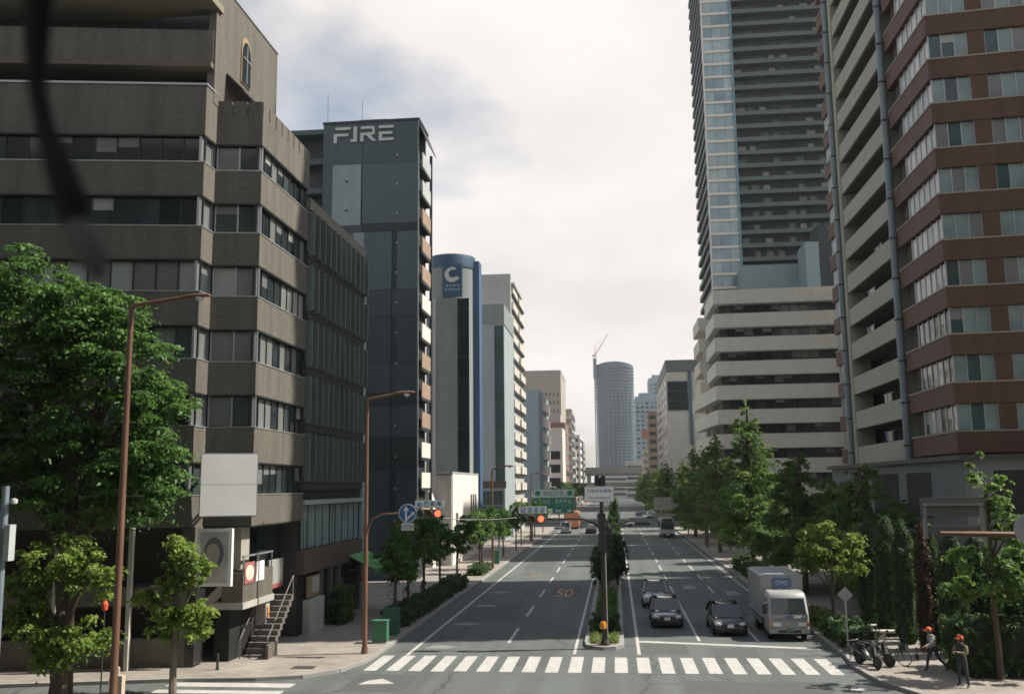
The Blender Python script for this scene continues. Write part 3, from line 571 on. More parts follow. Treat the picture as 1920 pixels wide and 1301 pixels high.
# ------------------------------------------------------------------ E, G, F, H... receding left side
E_ = thing('grey_tower', 'light grey tower with stacked roadside balconies beyond the round tower', 'building', (-18, 158, 0))
eg = M('e_grey', (.36, .365, .36), .75, 0, .06, .5, streak=.08); eb = M('e_blue', (.30, .345, .36), .7, 0, .06, .5, streak=.08)
bx(E_, 'wall', eg, -24, -16.6, 154, 174, .1, 42.9); bx(E_, 'front_block', eb, -22.5, -16.2, 140, 153.9, .1, 32.0); bx(E_, 'front_top', gD, -22.6, -16.1, 139.95, 153.95, 32.0, 35.1)
bx(E_, 'glass_strip', glass_teal, -17.5, -16.15, 139.9, 140, 8, 31.8); bx(E_, 'glass_joint', frame_dark, -17.55, -17.45, 139.85, 139.9, 8, 31.8)
bx(E_, 'slot', black, -16.95, -16.8, 153.95, 154, 5, 30)
bx(E_, 'brick_band', M('e_brick', (.09, .065, .055), .8), -22, -16.0, 139.8, 139.9, 7.6, 8.6)
for i in range(4):
    for j in range(2): bx(E_, 'window_pane', glass_teal, -19.8+i*.85, -19.05+i*.85, 139.85, 139.9, 3.0+j*2.2, 5.0+j*2.2)
for k in range(14):
    z = 4.5+k*2.72; zt = M('e_bal', (.52, .49, .43), .75, 0, .06)
    bx(E_, 'balcony_parapet', zt, -16.5 if k < 9 else -16.55, -16.2 if k < 9 else -16.3, 155.5, 163.5, z, z+1.25); bx(E_, 'balcony_parapet', zt, -16.35 if k < 10 else -16.45, -16.05 if k < 10 else -16.2, 165, 173.5, z, z+1.25)
    bx(E_, 'balcony_slab', frame_dark, -16.7, -16.2, 155.4, 173.8, z-.3, z-.02)
bx(E_, 'roof_eave', eg, -16.7, -16.0, 155, 168, 41.2, 41.6)
G_ = thing('blue_grey_block', 'blank blue-grey block with pale windows toward the road', 'building', (-18, 220, 0))
gb = M('g_blue', (.27, .345, .38), .75, 0, .06, .4, streak=.06); bx(G_, 'wall', gb, -26, -16.2, 205, 235, .1, 28.6); bx(G_, 'side_strip', M('g_strip', (.15, .20, .235), .7), -16.2, -15.9, 205.1, 212, .1, 28)
for k in range(7): bx(G_, 'bay_window', bwh, -16.2, -15.5, 214, 230, 3+k*3.6, 5.2+k*3.6)
F_ = thing('beige_block', 'tall beige office slab with small window rows in the distance', 'building', (-22, 310, 0))
fb = M('f_beige', (.36, .33, .28), .8, 0, .06, .3); bx(F_, 'wall', fb, -34, -16.6, 300, 330, .1, 43.6); bx(F_, 'roof_band', gw, -34.1, -16.5, 299.9, 330, 43.6, 44.3)
for r_ in range(9):
    for c in range(9): bx(F_, 'window_pane', M('f_win', (.17, .175, .17), .4, 0, .2), -27.6+c*1.2, -26.9+c*1.2, 299.93, 299.999, 36-r_*2.6, 37.2-r_*2.6)
H_ = thing('white_car_park', 'white open-fronted block with three dark decks down the left side', 'building', (-16, 265, 0))
hw = M('h_white', (.60, .57, .53), .8, 0, .08, .3); bx(H_, 'wall', hw, -20, -14.2, 260, 275, .1, 23.6)
for k in range(4): bx(H_, 'deck_opening', black, -18.0, -14.9, 259.9, 259.99, 4.2+k*3.6, 6.4+k*3.6)
H2 = thing('grey_apartment', 'grey apartment slab with pale balcony edges above the car park block', 'building', (-18, 335, 0))
bx(H2, 'wall', gw, -24, -14.6, 330, 352, .1, 34.3)
for k in range(9): bx(H2, 'balcony_edge', hw, -22.0, -14.9, 329.4, 329.99, 6+k*3.1, 6.9+k*3.1); bx(H2, 'side_window', glass_mid, -14.6, -14.3, 332, 350, 6+k*3.1, 7.6+k*3.1)
rX = random.Random(8)
for (lab, x0, x1, y0, y1, z, m) in (('narrow brown block far down the left side', -22, -15.0, 290, 312, 27, M('j1', (.20, .13, .11), .8)), ('pale thin apartment block far left', -24, -15.2, 420, 440, 30, hw), ('dark grey office far down the left side', -24, -15.5, 470, 495, 29.5, M('j2', (.20, .22, .24), .8)),
        ('small cream block near the flyover on the left', -28, -16, 380, 400, 22, M('j3', (.48, .44, .38), .8)), ('faint bluish far block left of the tall curved tower', -44, -28, 800, 830, 36, M('j4', (.28, .33, .36), .8)), ('low pale roof block by the far left flyover end', -60, -24, 600, 640, 16, gw)):
    t = thing('distant_building', lab, 'building', ((x0+x1)/2, y0, 0), group='distant buildings left'); bx(t, 'wall', m, x0, x1, y0, y1, .1, z); bx(t, 'roof_box', gw, (x0+x1)/2-2, (x0+x1)/2+2, y0+3, y0+9, z, z+2.6)
    nf = int(z/3.3); nc = max(2, int((x1-x0)/2.2))
    for f in range(nf):
        bx(t, 'window_row', glass_mid if rX.random() < .6 else blind_grey, x0+.8, x1-.8, y0-.06, y0-.002, 1.4+f*3.2, 2.8+f*3.2)
        bx(t, 'side_window_row', glass_mid, x1+.002, x1+.06, y0+1.5, y1-1.5, 1.4+f*3.2, 2.8+f*3.2)

# ------------------------------------------------------------------ R: red-brown apartment tower on the right
Rr = thing('red_apartment_tower', 'red-brown banded apartment tower with beige balcony bay on the right', 'building', (30, 70, 0))
redt = tile_mat('red_tile', (.108, .052, .030), (.088, .043, .026), (.07, .043, .028), .22, .075); beig = M('r_beige', (.295, .305, .25), .8, 0, .08, .6, fine=.06, streak=.10)
lip = M('r_lip', (.30, .28, .245), .8, 0, .08); rpod = M('r_podium', (.15, .165, .17), .8, 0, .12, .8, streak=.12)
NB = [(19.7, 57.5), (29.5, 56.46), (29.5, 66.0), (19.7, 66.0)]; FB = [(19.7, 82.0), (29.5, 82.0), (29.5, 86.0), (19.7, 86.0)]
z0, pit = 9.45, 2.84
prism(Rr, 'core', M('r_core', (.07, .05, .045), .8, 0, .2), inset(NB, .45), 9.3, 76); prism(Rr, 'core', M('r_core', (.07, .05, .045)), inset(FB, .45), 9.3, 76)
bx(Rr, 'core', M('r_core2', (.014, .014, .013), .8, 0, .2), 21.9, 29.4, 66.2, 81.8, 9.3, 76)
rR = random.Random(21)
wR = [curtain, curtain, glass_teal, blind_grey]; wl = [blind, M('blind_white', (.55, .54, .52), .5, 0, .1, 1, 0, .4), blind]
for k in range(24):
    z = z0+k*pit; a, b = z, z+1.2
    prism(Rr, 'brick_band', redt, NB, a, b); prism(Rr, 'band_lip', lip, inset(NB, -.05), b, b+.09)
    prism(Rr, 'brick_band', redt, FB, a, b); prism(Rr, 'band_lip', lip, inset(FB, -.05), b, b+.09)
    bx(Rr, 'balcony_parapet', beig, 19.75, 19.95, 67.5, 80.7, a-.15, a+1.25); bx(Rr, 'balcony_slab', M('r_slab', (.10, .10, .08), .8), 19.96, 21.9, 66.9, 81.4, a-.13, a+.12)
    if k > 10: continue
    f0, f1 = NB[0], NB[1]
    za, zb = b+.09, b+pit-1.2
    windows(Rr, f0, f1, za, zb, 3, wR, .2, .06, alum, rR, 0.1, 2.35); seg(Rr, 'brick_pier', redt, f0, f1, za, zb, .3, -.05, 2.35, 3.3)
    windows(Rr, f0, f1, za, zb, 5, wR, .2, .06, alum, rR, 3.3, 7.2); seg(Rr, 'brick_pier', redt, f0, f1, za, zb, .3, -.05, 7.2, 8.1)
    windows(Rr, f0, f1, za, zb, 2, wR, .2, .06, alum, rR, 8.1, 9.7)
    windows(Rr, NB[3], NB[0], za, zb, 6, wl if k > 2 else [blind, glass_dark, glass_mid], .25, .16, alum, rR, 2.2, 8.3)
    windows(Rr, FB[3], FB[0], za, zb, 5, wl if k > 3 else [glass_teal, blind_grey], .2, .12, alum, rR, .3, 3.7)
    for q in range(3): bx(Rr, 'balcony_door', rR.choice([glass_dark, glass_dark, glass_mid]), 21.8, 21.89, 69+q*4, 71.6+q*4, a+.15, a+2.4)
for k in range(11):
    z = z0+k*pit
    if rR.random() < .6: bx(Rr, 'air_conditioner', M('ac_white', (.45, .45, .42), .6), 21.3, 21.7, 68.2, 69.1, z+.13, z+.85)
    if rR.random() < .35:
        y_ = rR.uniform(71, 77); bx(Rr, 'washing_pole', steel, 20.5, 20.54, y_-.3, y_+2.3, z+2.1, z+2.14)
        for q in range(4): bx(Rr, 'washing', rR.choice([blind, wh, M('cloth_blue', (.15, .2, .3), .9)]), 20.5, 20.53, y_+q*.5, y_+q*.5+.38, z+1.5-rR.random()*.2, z+2.1)
bx(Rr, 'end_pier', beig, 19.68, 21.2, 66.75, 67.6, 9.3, 76); bx(Rr, 'end_pier', beig, 19.68, 21.2, 80.55, 81.5, 9.3, 76)
pipeb = M('pipe_blue', (.17, .215, .235), .55, 0, .1, 1)
for y in (66.35, 81.75):
    MB().tube([(19.5, y, 9.3), (19.5, y, 76)], .24, 10).build('downpipe', pipeb, Rr, -wloc(Rr), True)
    for k in range(24): bx(Rr, 'pipe_clamp', frame_dark, 19.25, 19.8, y-.26, y+.26, 10.2+k*pit, 10.3+k*pit)
prism(Rr, 'roof', rpod, [(19.6, 57.4), (29.6, 56.35), (29.6, 86.1), (19.6, 86.1)], 76, 76.6)
PD = [(19.0, 55.5), (46, 52.6), (46, 89.0), (19.0, 89.0)]
prism(Rr, 'podium_wall', rpod, inset(PD, .35), .1, 9.0); prism(Rr, 'podium_eave', M('eave_dark', (.05, .055, .055), .6, .2, .1), PD, 9.0, 9.28)
for s in (.8, 1.8, 2.8): seg(Rr, 'slit_window', black, (19.35, 88.6), (19.35, 55.8), 6.2, 8.0, .1, .02, s+2, s+2.45)
for s, w in ((9, 3.2), (13.6, 6.5), (22, 5)): seg(Rr, 'louvre_opening', black, (19.35, 88.6), (19.35, 55.8), 5.6, 8.4, .1, .02, s, s+w)
for s, w in ((1.5, 4), (7, 5), (14, 5)): seg(Rr, 'louvre_opening', black, (19.35, 55.82), (45.6, 53.0), 5.6, 8.4, .1, .02, s, s+w)

# ------------------------------------------------------------------ S: beige banded hospital-like block, T: tall glass tower behind
S_ = thing('beige_banded_block', 'beige mid-rise with deep horizontal parapet bands below the tall tower', 'building', (28, 145, 0))
sb = M('s_beige', (.54, .53, .475), .8, 0, .05, .5, fine=.05, streak=.06)
rS = random.Random(4)
for k in range(10):
    zt = 35.1-k*3.4
    if k < 4: fp = [(14.4, 135), (60, 133.5), (60, 160), (14.4, 147.5)]
    else: fp = [(14.4, 135), (60, 133.5), (60, 160), (13.0, 156)]
    prism(S_, 'parapet_band', sb, fp, zt-2.0, zt)
    if k < 5: prism(S_, 'rear_band', sb, [(13.55, 150), (20, 150), (20, 160), (13.55, 160)] if k < 4 else [(13.0, 156.1), (20, 156.6), (20, 160), (13.0, 160)], zt-2.1-(1.2 if k < 4 else 0), zt-.1-(1.2 if k < 4 else 0))
    windows(S_, (16.2, 135.6), (34, 135.0), zt-3.4, zt-2.02, 14, [glass_dark, glass_dark, glass_dark, glass_dark, glass_mid], .9, .12, rng=rS)
prism(S_, 'core', M('s_core', (.06, .06, .055), .8, 0, .2), [(15.3, 136.6), (60, 135.2), (60, 159), (15.3, 147)], .1, 34)
for x, y in ((14.7, 147.0), (14.2, 149.9)): bx(S_, 'column', sb, x, x+.5, y, y+.5, .1, 30)
bx(S_, 'hidden_shade_block', sb, 31.5, 41, 110.5, 133.0, .1, 64)  # unseen block added behind the red tower to shade the road
T_ = thing('glass_tower', 'very tall apartment tower with pale glazed strip and dark balcony rows', 'building', (36, 222, 0))
tdark = M('t_dark', (.018, .028, .028), .8, 0, .15, .3); tpar = M('t_parapet', (.062, .09, .088), .6, 0, .1, .3); tline = M('t_line', (.52, .50, .46), .7, 0, .05)
tgl = [M('t_glass%d' % i, c, .12, 0, .3, .5, 0, .3) for i, c in enumerate([(.20, .29, .33), (.24, .33, .36), (.155, .24, .28), (.26, .34, .36)])]
bx(T_, 'core', tdark, 22.9, 52, 206.6, 236.2, .1, 152); bx(T_, 'strip_core', tdark, 22.3, 28.2, 205.4, 206.61, .1, 152)
rT = random.Random(6)
for k in range(34):
    z = 49.5+k*3.0
    bx(T_, 'floor_line', tline, 21.9, 28.45, 204.9, 205.4, z, z+.55)
    for q in range(3): bx(T_, 'glass_pane', rT.choice(tgl), 22.1+q*2.07, 24.1+q*2.07, 205.2, 205.35, z+.56, z+2.99)
    bx(T_, 'balcony_parapet', tpar, 28.5, 52, 204.6, 204.75, z-.1, z+.8); bx(T_, 'balcony_slab', tdark, 28.5, 52, 204.76, 206.6, z-.15, z+.1)
    bx(T_, 'side_parapet', tpar, 22.0, 22.15, 207, 236, z-.1, z+1.0); bx(T_, 'side_slab', tdark, 22.16, 22.9, 207, 236, z-.15, z+.1)
    if k < 26:
        for q in range(8):
            if rT.random() < .55: bx(T_, 'balcony_window', rT.choice([blind_grey, glass_teal, glass_mid]), 29+q*2.5, 30.2+q*2.5+rT.random()*.6, 206.5, 206.58, z+.6, z+2.3)
bx(T_, 'edge_column', tline, 21.75, 22.1, 204.85, 205.3, .1, 152); bx(T_, 'edge_column', M('t_edge', (.10, .19, .23), .4), 28.1, 28.5, 204.5, 205.3, .1, 152)
bx(T_, 'low_block', M('t_low', (.13, .19, .205), .5, 0, .1, .3), 27.0, 45, 196, 204.4, .1, 52.5); bx(T_, 'low_block', M('t_low2', (.16, .22, .24), .5, 0, .1, .3), 38.4, 41, 188, 195.9, .1, 55); bx(T_, 'low_block', tdark, 41.05, 56, 188, 195.9, .1, 58.5)
# U, V and the far right side
U_ = thing('white_tiled_office', 'white office with dark glass block and dark roof cap beyond the beige mid-rise', 'building', (22, 320, 0))
uw = M('u_white', (.42, .41, .38), .75, 0, .06, .3); bx(U_, 'wall', uw, 16.6, 36, 300, 372, .1, 42.8); bx(U_, 'roof_cap', M('u_cap', (.10, .115, .12), .6), 16.4, 36.2, 299.7, 372.2, 42.8, 46.6)
for k in range(3): bx(U_, 'dark_glazing', glass_dark, 16.8, 23.0, 299.6, 299.99, 30.8+k*3.05, 33.7+k*3.05)
bx(U_, 'joint_column', M('u_joint', (.06, .10, .12), .5), 23.3, 24.4, 299.5, 300, 20, 42.7)
for k in range(9): bx(U_, 'panel_joint', gw, 16.65, 36, 299.93, 299.995, 6+k*3.05, 6.12+k*3.05)
for k in range(12):
    for q in range(5): bx(U_, 'window_pane', glass_mid, 16.5, 16.598, 304+q*13, 311+q*13, 5+k*3.1, 6.7+k*3.1)
bx(U_, 'annex', uw, 24.5, 40, 262, 290, .1, 22)
for (nm, lab, x0, x1, y0, y1, z, m) in (('distant_building', 'thin tan block left of the white office', 13.4, 17.2, 384, 410, 37, M('v1', (.26, .20, .155), .8)), ('distant_building', 'blue-grey gridded tower right of the curved tower', 15.5, 33, 700, 730, 72, M('v2', (.19, .26, .31), .7)),
        ('distant_building', 'slightly taller blue-grey slab behind the gridded tower', 28, 46, 760, 790, 92, M('v3', (.24, .31, .36), .7)), ('distant_building', 'low pale block below the gridded tower', 6, 17, 560, 590, 22, gw), ('distant_building', 'small cream house beside the thin tan block', 12.5, 16.5, 440, 460, 24, M('v4', (.40, .36, .30), .8)), ('distant_building', 'low grey roof block under the curved tower', -14, 10, 640, 670, 17, gw)):
    t = thing(nm, lab, 'building', ((x0+x1)/2, y0, 0), group='distant buildings right'); bx(t, 'wall', m, x0, x1, y0, y1, .1, z)
    nf = int(z/3.3); nc = max(2, int((x1-x0)/3.4)); w = (x1-x0)/nc
    for f in range(nf):
        for c in range(nc):
            if z > 60: bx(t, 'window_pane', glass_mid if rX.random() < .7 else blind_grey, x0+c*w+w*.2, x0+(c+1)*w-w*.2, y0-.08, y0-.002, 1.4+f*3.25, 3.0+f*3.25)
        if z < 60: bx(t, 'window_row', glass_mid, x0+.6, x1-.6, y0-.06, y0-.002, 1.4+f*3.25, 2.8+f*3.25); bx(t, 'side_window_row', glass_mid, x0-.06, x0-.002, y0+1.5, y1-1.5, 1.4+f*3.25, 2.8+f*3.25)
    if z > 60: bx(t, 'roof_box', m, x0+3, x1-3, y0+4, y1-4, z, z+3)
bx(thing('red_roof_sign', 'small faded red signboard beside the tan block', 'sign', (12.0, 380, 0)), 'panel', M('faded_red', (.45, .22, .17), .7), 10.6, 13.2, 379.6, 380, 26, 29.5)
bx([o for o in col.objects if o.name == 'red_roof_sign'][0], 'post', steel, 11.7, 12.1, 379.8, 380.2, 0.1, 26)
# curved tower under construction with its crane
X_ = thing('curved_tower', 'tall curved blue-grey tower with wavy roof far down the avenue', 'building', (0.6, 1000, 0))
xg = M('x_glass', (.036, .07, .096), .3, 0, .2, .05); xb = M('x_band', (.08, .125, .16), .7, 0, .15, .05)
def lobed(r, n=48): return [((r+.9*math.cos(3*t+.6))*math.cos(t), (r+.9*math.cos(3*t+.6))*math.sin(t)) for t in (2*math.pi*i/n for i in range(n))]
ring = lobed(18.6); m = MB(); m.prism(lobed(18.3), .1, 131)
m.build('shaft', xg, X_, smooth=False)
for k in range(40):
    r = 18.9+1.6*(k/40)**1.3; MB().prism(lobed(r, 40), 2+k*3.25, 3.3+k*3.25).build('floor_band', xb, X_)
cr_ = MB(); n = 48; top = [(20.6*math.cos(2*math.pi*i/n), 20.6*math.sin(2*math.pi*i/n), 133.2+1.5*math.cos(2*(2*math.pi*i/n)+1.57*2)) for i in range(n)]
cr_.add([(x, y, 129) for x, y, z in top]+top+[(0, 0, 131)], [(i, (i+1) % n, n+(i+1) % n, n+i) for i in range(n)]+[(n+i, n+(i+1) % n, 2*n) for i in range(n)]).build('wavy_crown', xg, X_)
for k in range(30):
    a_ = 2*math.pi*k/30; MB().box(-.25, .25, -.25, .25, 2, 131).build('facade_fin', M('x_fin', (.13, .19, .23), .6), X_, (20.3*math.cos(a_), 20.3*math.sin(a_), 0))
bx(X_, 'hoist_mast', M('x_dark', (.09, .13, .16), .6), -20.4, -16.8, 985, 990, 118, 139)
ck = thing('tower_crane', 'thin pink luffing crane on top of the curved tower', 'crane', (-18, 988, 139))
pk = M('crane_pink', (.62, .42, .40), .6); m = MB(); m.tube([(0, 0, 0), (0, 0, 14)], .5, 6); m.build('mast', pk, ck)
m = MB(); m.tube([(-1, 0, 3), (14, 0, 26)], .35, 5); m.tube([(0, 0, 3), (14, 0, 26)], .18, 4); m.build('jib', pk, ck); MB().tube([(0, 0, 14), (14, 0, 26)], .12, 4).build('cable', pk, ck); MB().box(-3, 1, -1, 1, 2, 4.5).build('cab', pk, ck)
# elevated road crossing the avenue
fo = thing('flyover', 'beige elevated road crossing the far end of the avenue', 'bridge', (0, 505, 0))
fb2 = M('flyover_beige', (.20, .20, .17), .8, 0, .1, .2); bx(fo, 'deck', M('flyover_under', (.12, .15, .145), .8), -90, 90, 499, 513, 13.0, 14.6); bx(fo, 'parapet', fb2, -90, 90, 498.6, 499, 13.9, 17.2); bx(fo, 'lower_deck', M('flyover_low', (.15, .17, .155), .8), -90, 90, 499.5, 512, 8.3, 9.4)
for x in (-58, -34, -14, 13, 32, 56): bx(fo, 'pier', concrete, x-1, x+1, 502, 510, .1, 13)
fb3 = thing('footbridge', 'thin pale pedestrian bridge in front of the flyover', 'bridge', (0, 455, 0))
bx(fb3, 'deck', M('foot_pale', (.22, .225, .205), .8), -14, 14, 454, 457, 7.2, 8.4)
for x in (-13, 12): bx(fb3, 'pier', concrete, x, x+1, 455, 456, .1, 7.2)
# ------------------------------------------------------------------ unseen blocks across the junction and behind the viewpoint, added to block low sky
def unseen_block(label, x0, x1, y0, y1, h, mat):
    t = thing('office_building', label, 'building', ((x0+x1)/2, (y0+y1)/2, 0), group='unseen blocks behind the viewpoint')
    bx(t, 'wall', mat, x0, x1, y0, y1, .1, h); bx(t, 'coping', gw, x0-.1, x1+.1, y0-.1, y1+.1, h, h+.4)
    for k in range(int((h-3)/3.4)):
        z = 4.2+k*3.4
        bx(t, 'window_row', glass_mid, x0+1, x1-1, y1+.002, y1+.06, z, z+1.7); bx(t, 'window_row', glass_mid, (x1+.002) if x1 < 0 else x0-.06, (x1+.06) if x1 < 0 else x0-.002, y0+1, y1-1, z, z+1.7)
bm1 = M('block_brown', (.16, .14, .115), .8, 0, .1, .6, streak=.1); bm2 = M('block_grey', (.20, .205, .195), .8, 0, .1, .6, streak=.1); bm3 = M('block_cream', (.28, .26, .22), .8, 0, .1, .6, streak=.1)
unseen_block('unseen brown office across the side street left of the view', -70, -20.5, -4, 25.5, 27, bm1)
unseen_block('unseen grey office across the side street right of the view', 17.5, 60, -12, 22, 44, bm2)
unseen_block('unseen cream office behind the viewpoint on the left', -60, -17, -70, -10, 42, bm3)
unseen_block('unseen grey slab behind the viewpoint on the right', 17, 60, -80, -18, 46, bm2)
unseen_block('unseen brown tower far behind the viewpoint closing the avenue', -40, 40, -260, -200, 70, bm1)
struct(sheet('road_behind', asphalt, [(-11.5, 10.3, -200, -30)], -0.3, 0.0), 'avenue behind the viewpoint')

# ------------------------------------------------------------------ trees, hedges, shrubs
leaf_deep = leaf_mat('leaf_deep', (.034, .094, .022), (.112, .235, .050), .42)
leaf_fresh = leaf_mat('leaf_fresh', (.072, .145, .024), (.245, .345, .075), .45)
leaf_ginkgo = leaf_mat('leaf_ginkgo', (.05, .115, .030), (.145, .25, .055), .45)
leaf_hedge = leaf_mat('leaf_hedge', (.026, .068, .022), (.070, .140, .036), .28)
leaf_lime = leaf_mat('leaf_lime', (.07, .12, .025), (.19, .26, .06), .35)
leaf_brown = leaf_mat('leaf_brown', (.045, .03, .02), (.10, .06, .035), .2)
def leaves(name, seed, clumps, n, size, mat, parent=None, flat=0.6, loc=(0, 0, 0)):
    """leaf quads scattered through many small clumps; clumps = list of (centre, radii)"""
    g = np.random.default_rng(seed); C = np.array([c for c, r in clumps], float); Rr_ = np.array([r for c, r in clumps], float)
    w = Rr_.prod(1)**(2/3); w /= w.sum(); idx = g.choice(len(C), n, p=w)
    d = g.normal(size=(n, 3)); d /= np.linalg.norm(d, axis=1)[:, None]
    rad = 0.25+np.abs(g.normal(size=n))*0.52
    P = C[idx]+d*rad[:, None]*Rr_[idx]; P[:, 2] -= (rad**2)*Rr_[idx][:, 0]*0.28
    nr = d*0.6+g.normal(size=(n, 3))*0.5+np.array([0, 0, flat]); nr /= np.linalg.norm(nr, axis=1)[:, None]
    a = np.cross(nr, g.normal(size=(n, 3))); a /= np.linalg.norm(a, axis=1)[:, None]; b = np.cross(nr, a)
    s = size*(0.6+0.8*g.random(n))[:, None]
    droop = np.array([0, 0, -1])*s*0.25
    V = np.stack([P-a*s*.5, P+b*s*.28, P+a*s*.5+droop, P-b*s*.28], 1).reshape(-1, 3)
    me = bpy.data.meshes.new(name); me.vertices.add(4*n); me.vertices.foreach_set('co', V.astype(np.float32).ravel())
    me.loops.add(4*n); me.loops.foreach_set('vertex_index', np.arange(4*n, dtype=np.int32))
    me.polygons.add(n); me.polygons.foreach_set('loop_start', np.arange(0, 4*n, 4, dtype=np.int32))
    me.update(calc_edges=True)
    ct = g.random(len(C)); tone = np.clip(0.65*ct[idx]+0.4*g.random(n)-.02, 0, 1)
    at = me.attributes.new('tone', 'FLOAT', 'POINT'); at.data.foreach_set('value', np.repeat(tone, 4).astype(np.float32))
    me.materials.append(mat); o = bpy.data.objects.new(name, me); col.objects.link(o); o.parent = parent; o.location = loc
    return o
def clumps_in(seed, blobs, per, rel=0.34, flat=0.6):
    g = np.random.default_rng(seed); res = []
    for (c, r) in blobs:
        for k in range(per):
            d = g.normal(size=3); d /= np.linalg.norm(d); q = 0.45+0.55*g.random()
            p = np.array(c)+d*q*np.array(r); s = rel*(0.6+0.8*g.random())*float(np.mean(r))
            res.append((p, (s, s, s*flat)))
    return res
def limbs(name, mat, base_r, h, tips, parent, bend=.15, seed=0, fork=.45, lean=(0, 0)):
    g = random.Random(seed); m = MB()
    top = (lean[0], lean[1], h)
    path = [(0, 0, -.05)]+[(lean[0]*t+g.uniform(-bend, bend)*t, lean[1]*t+g.uniform(-bend, bend)*t, h*t) for t in (.25, .5, .75)]+[top]
    m.tube(path, [base_r*1.25, base_r, base_r*.9, base_r*.75, base_r*.45], 8)
    for i, tp in enumerate(tips):
        t = fork+(1-fork)*g.random()*.8; k = t*h; s = Vector((lean[0]*t, lean[1]*t, k)); e = Vector(tp); mid = s.lerp(e, .5)+Vector((g.uniform(-.2, .2), g.uniform(-.2, .2), .12*(e-s).length))
        m.tube([s, mid, e], [base_r*.5, base_r*.32, base_r*.1], 6)
    return m.build(name, mat, parent, smooth=True)
def tree(name, label, loc, blobs, per, n, size, mat, tr, h, tips, seed, group=None, trunk_mat=bark, rel=.34, flat=.6, lean=(0, 0), fork=.45):
    t = thing(name, label, 'tree', loc, 0, group)
    limbs('trunk', trunk_mat, tr, h, tips, t, seed=seed, lean=lean, fork=fork)
    leaves('crown', seed, clumps_in(seed, blobs, per, rel, flat), n, size, mat, t)
    return t
g0 = random.Random(77)
# big dark tree on the left
bl = [((-2.4, 0, 15.7), (2.4, 2.4, 1.9)), ((-.2, 0, 15.0), (2.3, 2.3, 1.8)), ((-1.2, 0, 13.2), (2.3, 2.3, 1.6)), ((2.0, .2, 12.6), (2.0, 2.0, 1.7)), ((3.2, 0, 10.0), (1.7, 1.8, 1.6)), ((2.6, 0, 7.9), (2.0, 1.8, 1.6)), ((-3.2, .2, 11.6), (2.6, 2.4, 2.2)), ((0, .6, 10.6), (2.8, 2.4, 2.4)), ((-2.6, 0, 8.4), (2.6, 2.2, 1.8)), ((.2, -.2, 7.6), (2.2, 2.0, 1.5)), ((-4.6, 0, 14.8), (2, 2, 2)), ((-4.8, 0, 9.4), (2, 2, 2)), ((3.0, 0, 8.8), (1.9, 1.8, 1.3)), ((1.6, 0, 14.2), (1.6, 1.6, 1.1)), ((3.6, 0, 11.2), (1.2, 1.4, .9))]
tree('broadleaf_tree', 'big dark green spreading tree in front of the brown office', (-21.2, 35.6, .1), bl, 44, 85000, .18, leaf_deep, .34, 9.5, [b[0] for b in bl], 1, rel=.31, flat=.30)
bl = [((-.3, 0, 5.3), (1.5, 1.2, .95)), ((1.3, 0, 4.7), (1.0, .9, .8)), ((-1.4, 0, 4.6), (.9, .9, .9)), ((-.9, 0, 2.9), (1.2, 1.0, .9)), ((.8, 0, 2.5), (1.25, 1.0, .75)), ((.1, 0, 1.9), (1.2, .9, .6)), ((-1.5, 0, 3.6), (.7, .7, .7))]
tree('street_tree', 'small light green street tree with thick trunk at bottom left corner', (-20.3, 33.8, .1), bl, 22, 13000, .17, leaf_fresh, .30, 3.6, [b[0] for b in bl], 2, trunk_mat=bark, rel=.36)
bl = [((.2, 0, 5.3), (.85, .8, .9)), ((.9, 0, 4.6), (.6, .6, .6)), ((-.1, 0, 4.2), (.7, .7, .6)), ((-1.2, 0, 3.5), (.95, .7, .5)), ((.6, 0, 3.0), (.85, .8, .7)), ((-.3, 0, 2.6), (.9, .8, .6)), ((1.0, 0, 2.3), (.5, .5, .5))]
tree('street_tree', 'small light green street tree with pale trunk beside the poster board', (-17.25, 36.6, .1), bl, 22, 9500, .17, leaf_fresh, .13, 4.6, [b[0] for b in bl], 3, trunk_mat=bark_grey, rel=.36)
# row of street trees on the left footway
def small_tree_blobs(g, s):
    return [((g.uniform(-.6, .6)*s, g.uniform(-.6, .6)*s, (3.2+k*.55)*s), (g.uniform(.8, 1.2)*s, g.uniform(.8, 1.2)*s, g.uniform(.6, .9)*s)) for k in range(4)]+[((g.uniform(-.9, .9)*s, g.uniform(-.7, .7)*s, 3.1*s), (.7*s, .7*s, .5*s))]
ords = ['nearest', 'second', 'third', 'fourth', 'fifth', 'sixth', 'seventh', 'eighth', 'ninth', 'tenth']
row = [54.0, 57.6, 62.0, 67.8, 76.5, 86, 90.5, 100, 108, 117]
protos = []
for i, y in enumerate(row):
    x = -12.55; s = (1.0, 1.06, 1.12, 1.08, 1.0, .96, 1.0, .95, .95, .95)[i]; lab = '%s dark green street tree of the row along the left kerb' % ords[i]
    if i < 4:
        g = random.Random(40+i); bl = small_tree_blobs(g, s)
        t = tree('kerb_tree', lab, (x, y, .1), bl, 15, 5200, .2, leaf_deep if i != 1 else leaf_ginkgo, .09, 4.3*s, [b[0] for b in bl], 50+i, 'street trees along the left kerb'); protos.append(t)
    else:
        t = copy_tree(protos[i % 4]); t.location = (x+(.3 if i % 2 else -.2), y, .1); t.rotation_euler = (0, 0, i*1.3); t.scale = (s, s, s); t['label'] = lab
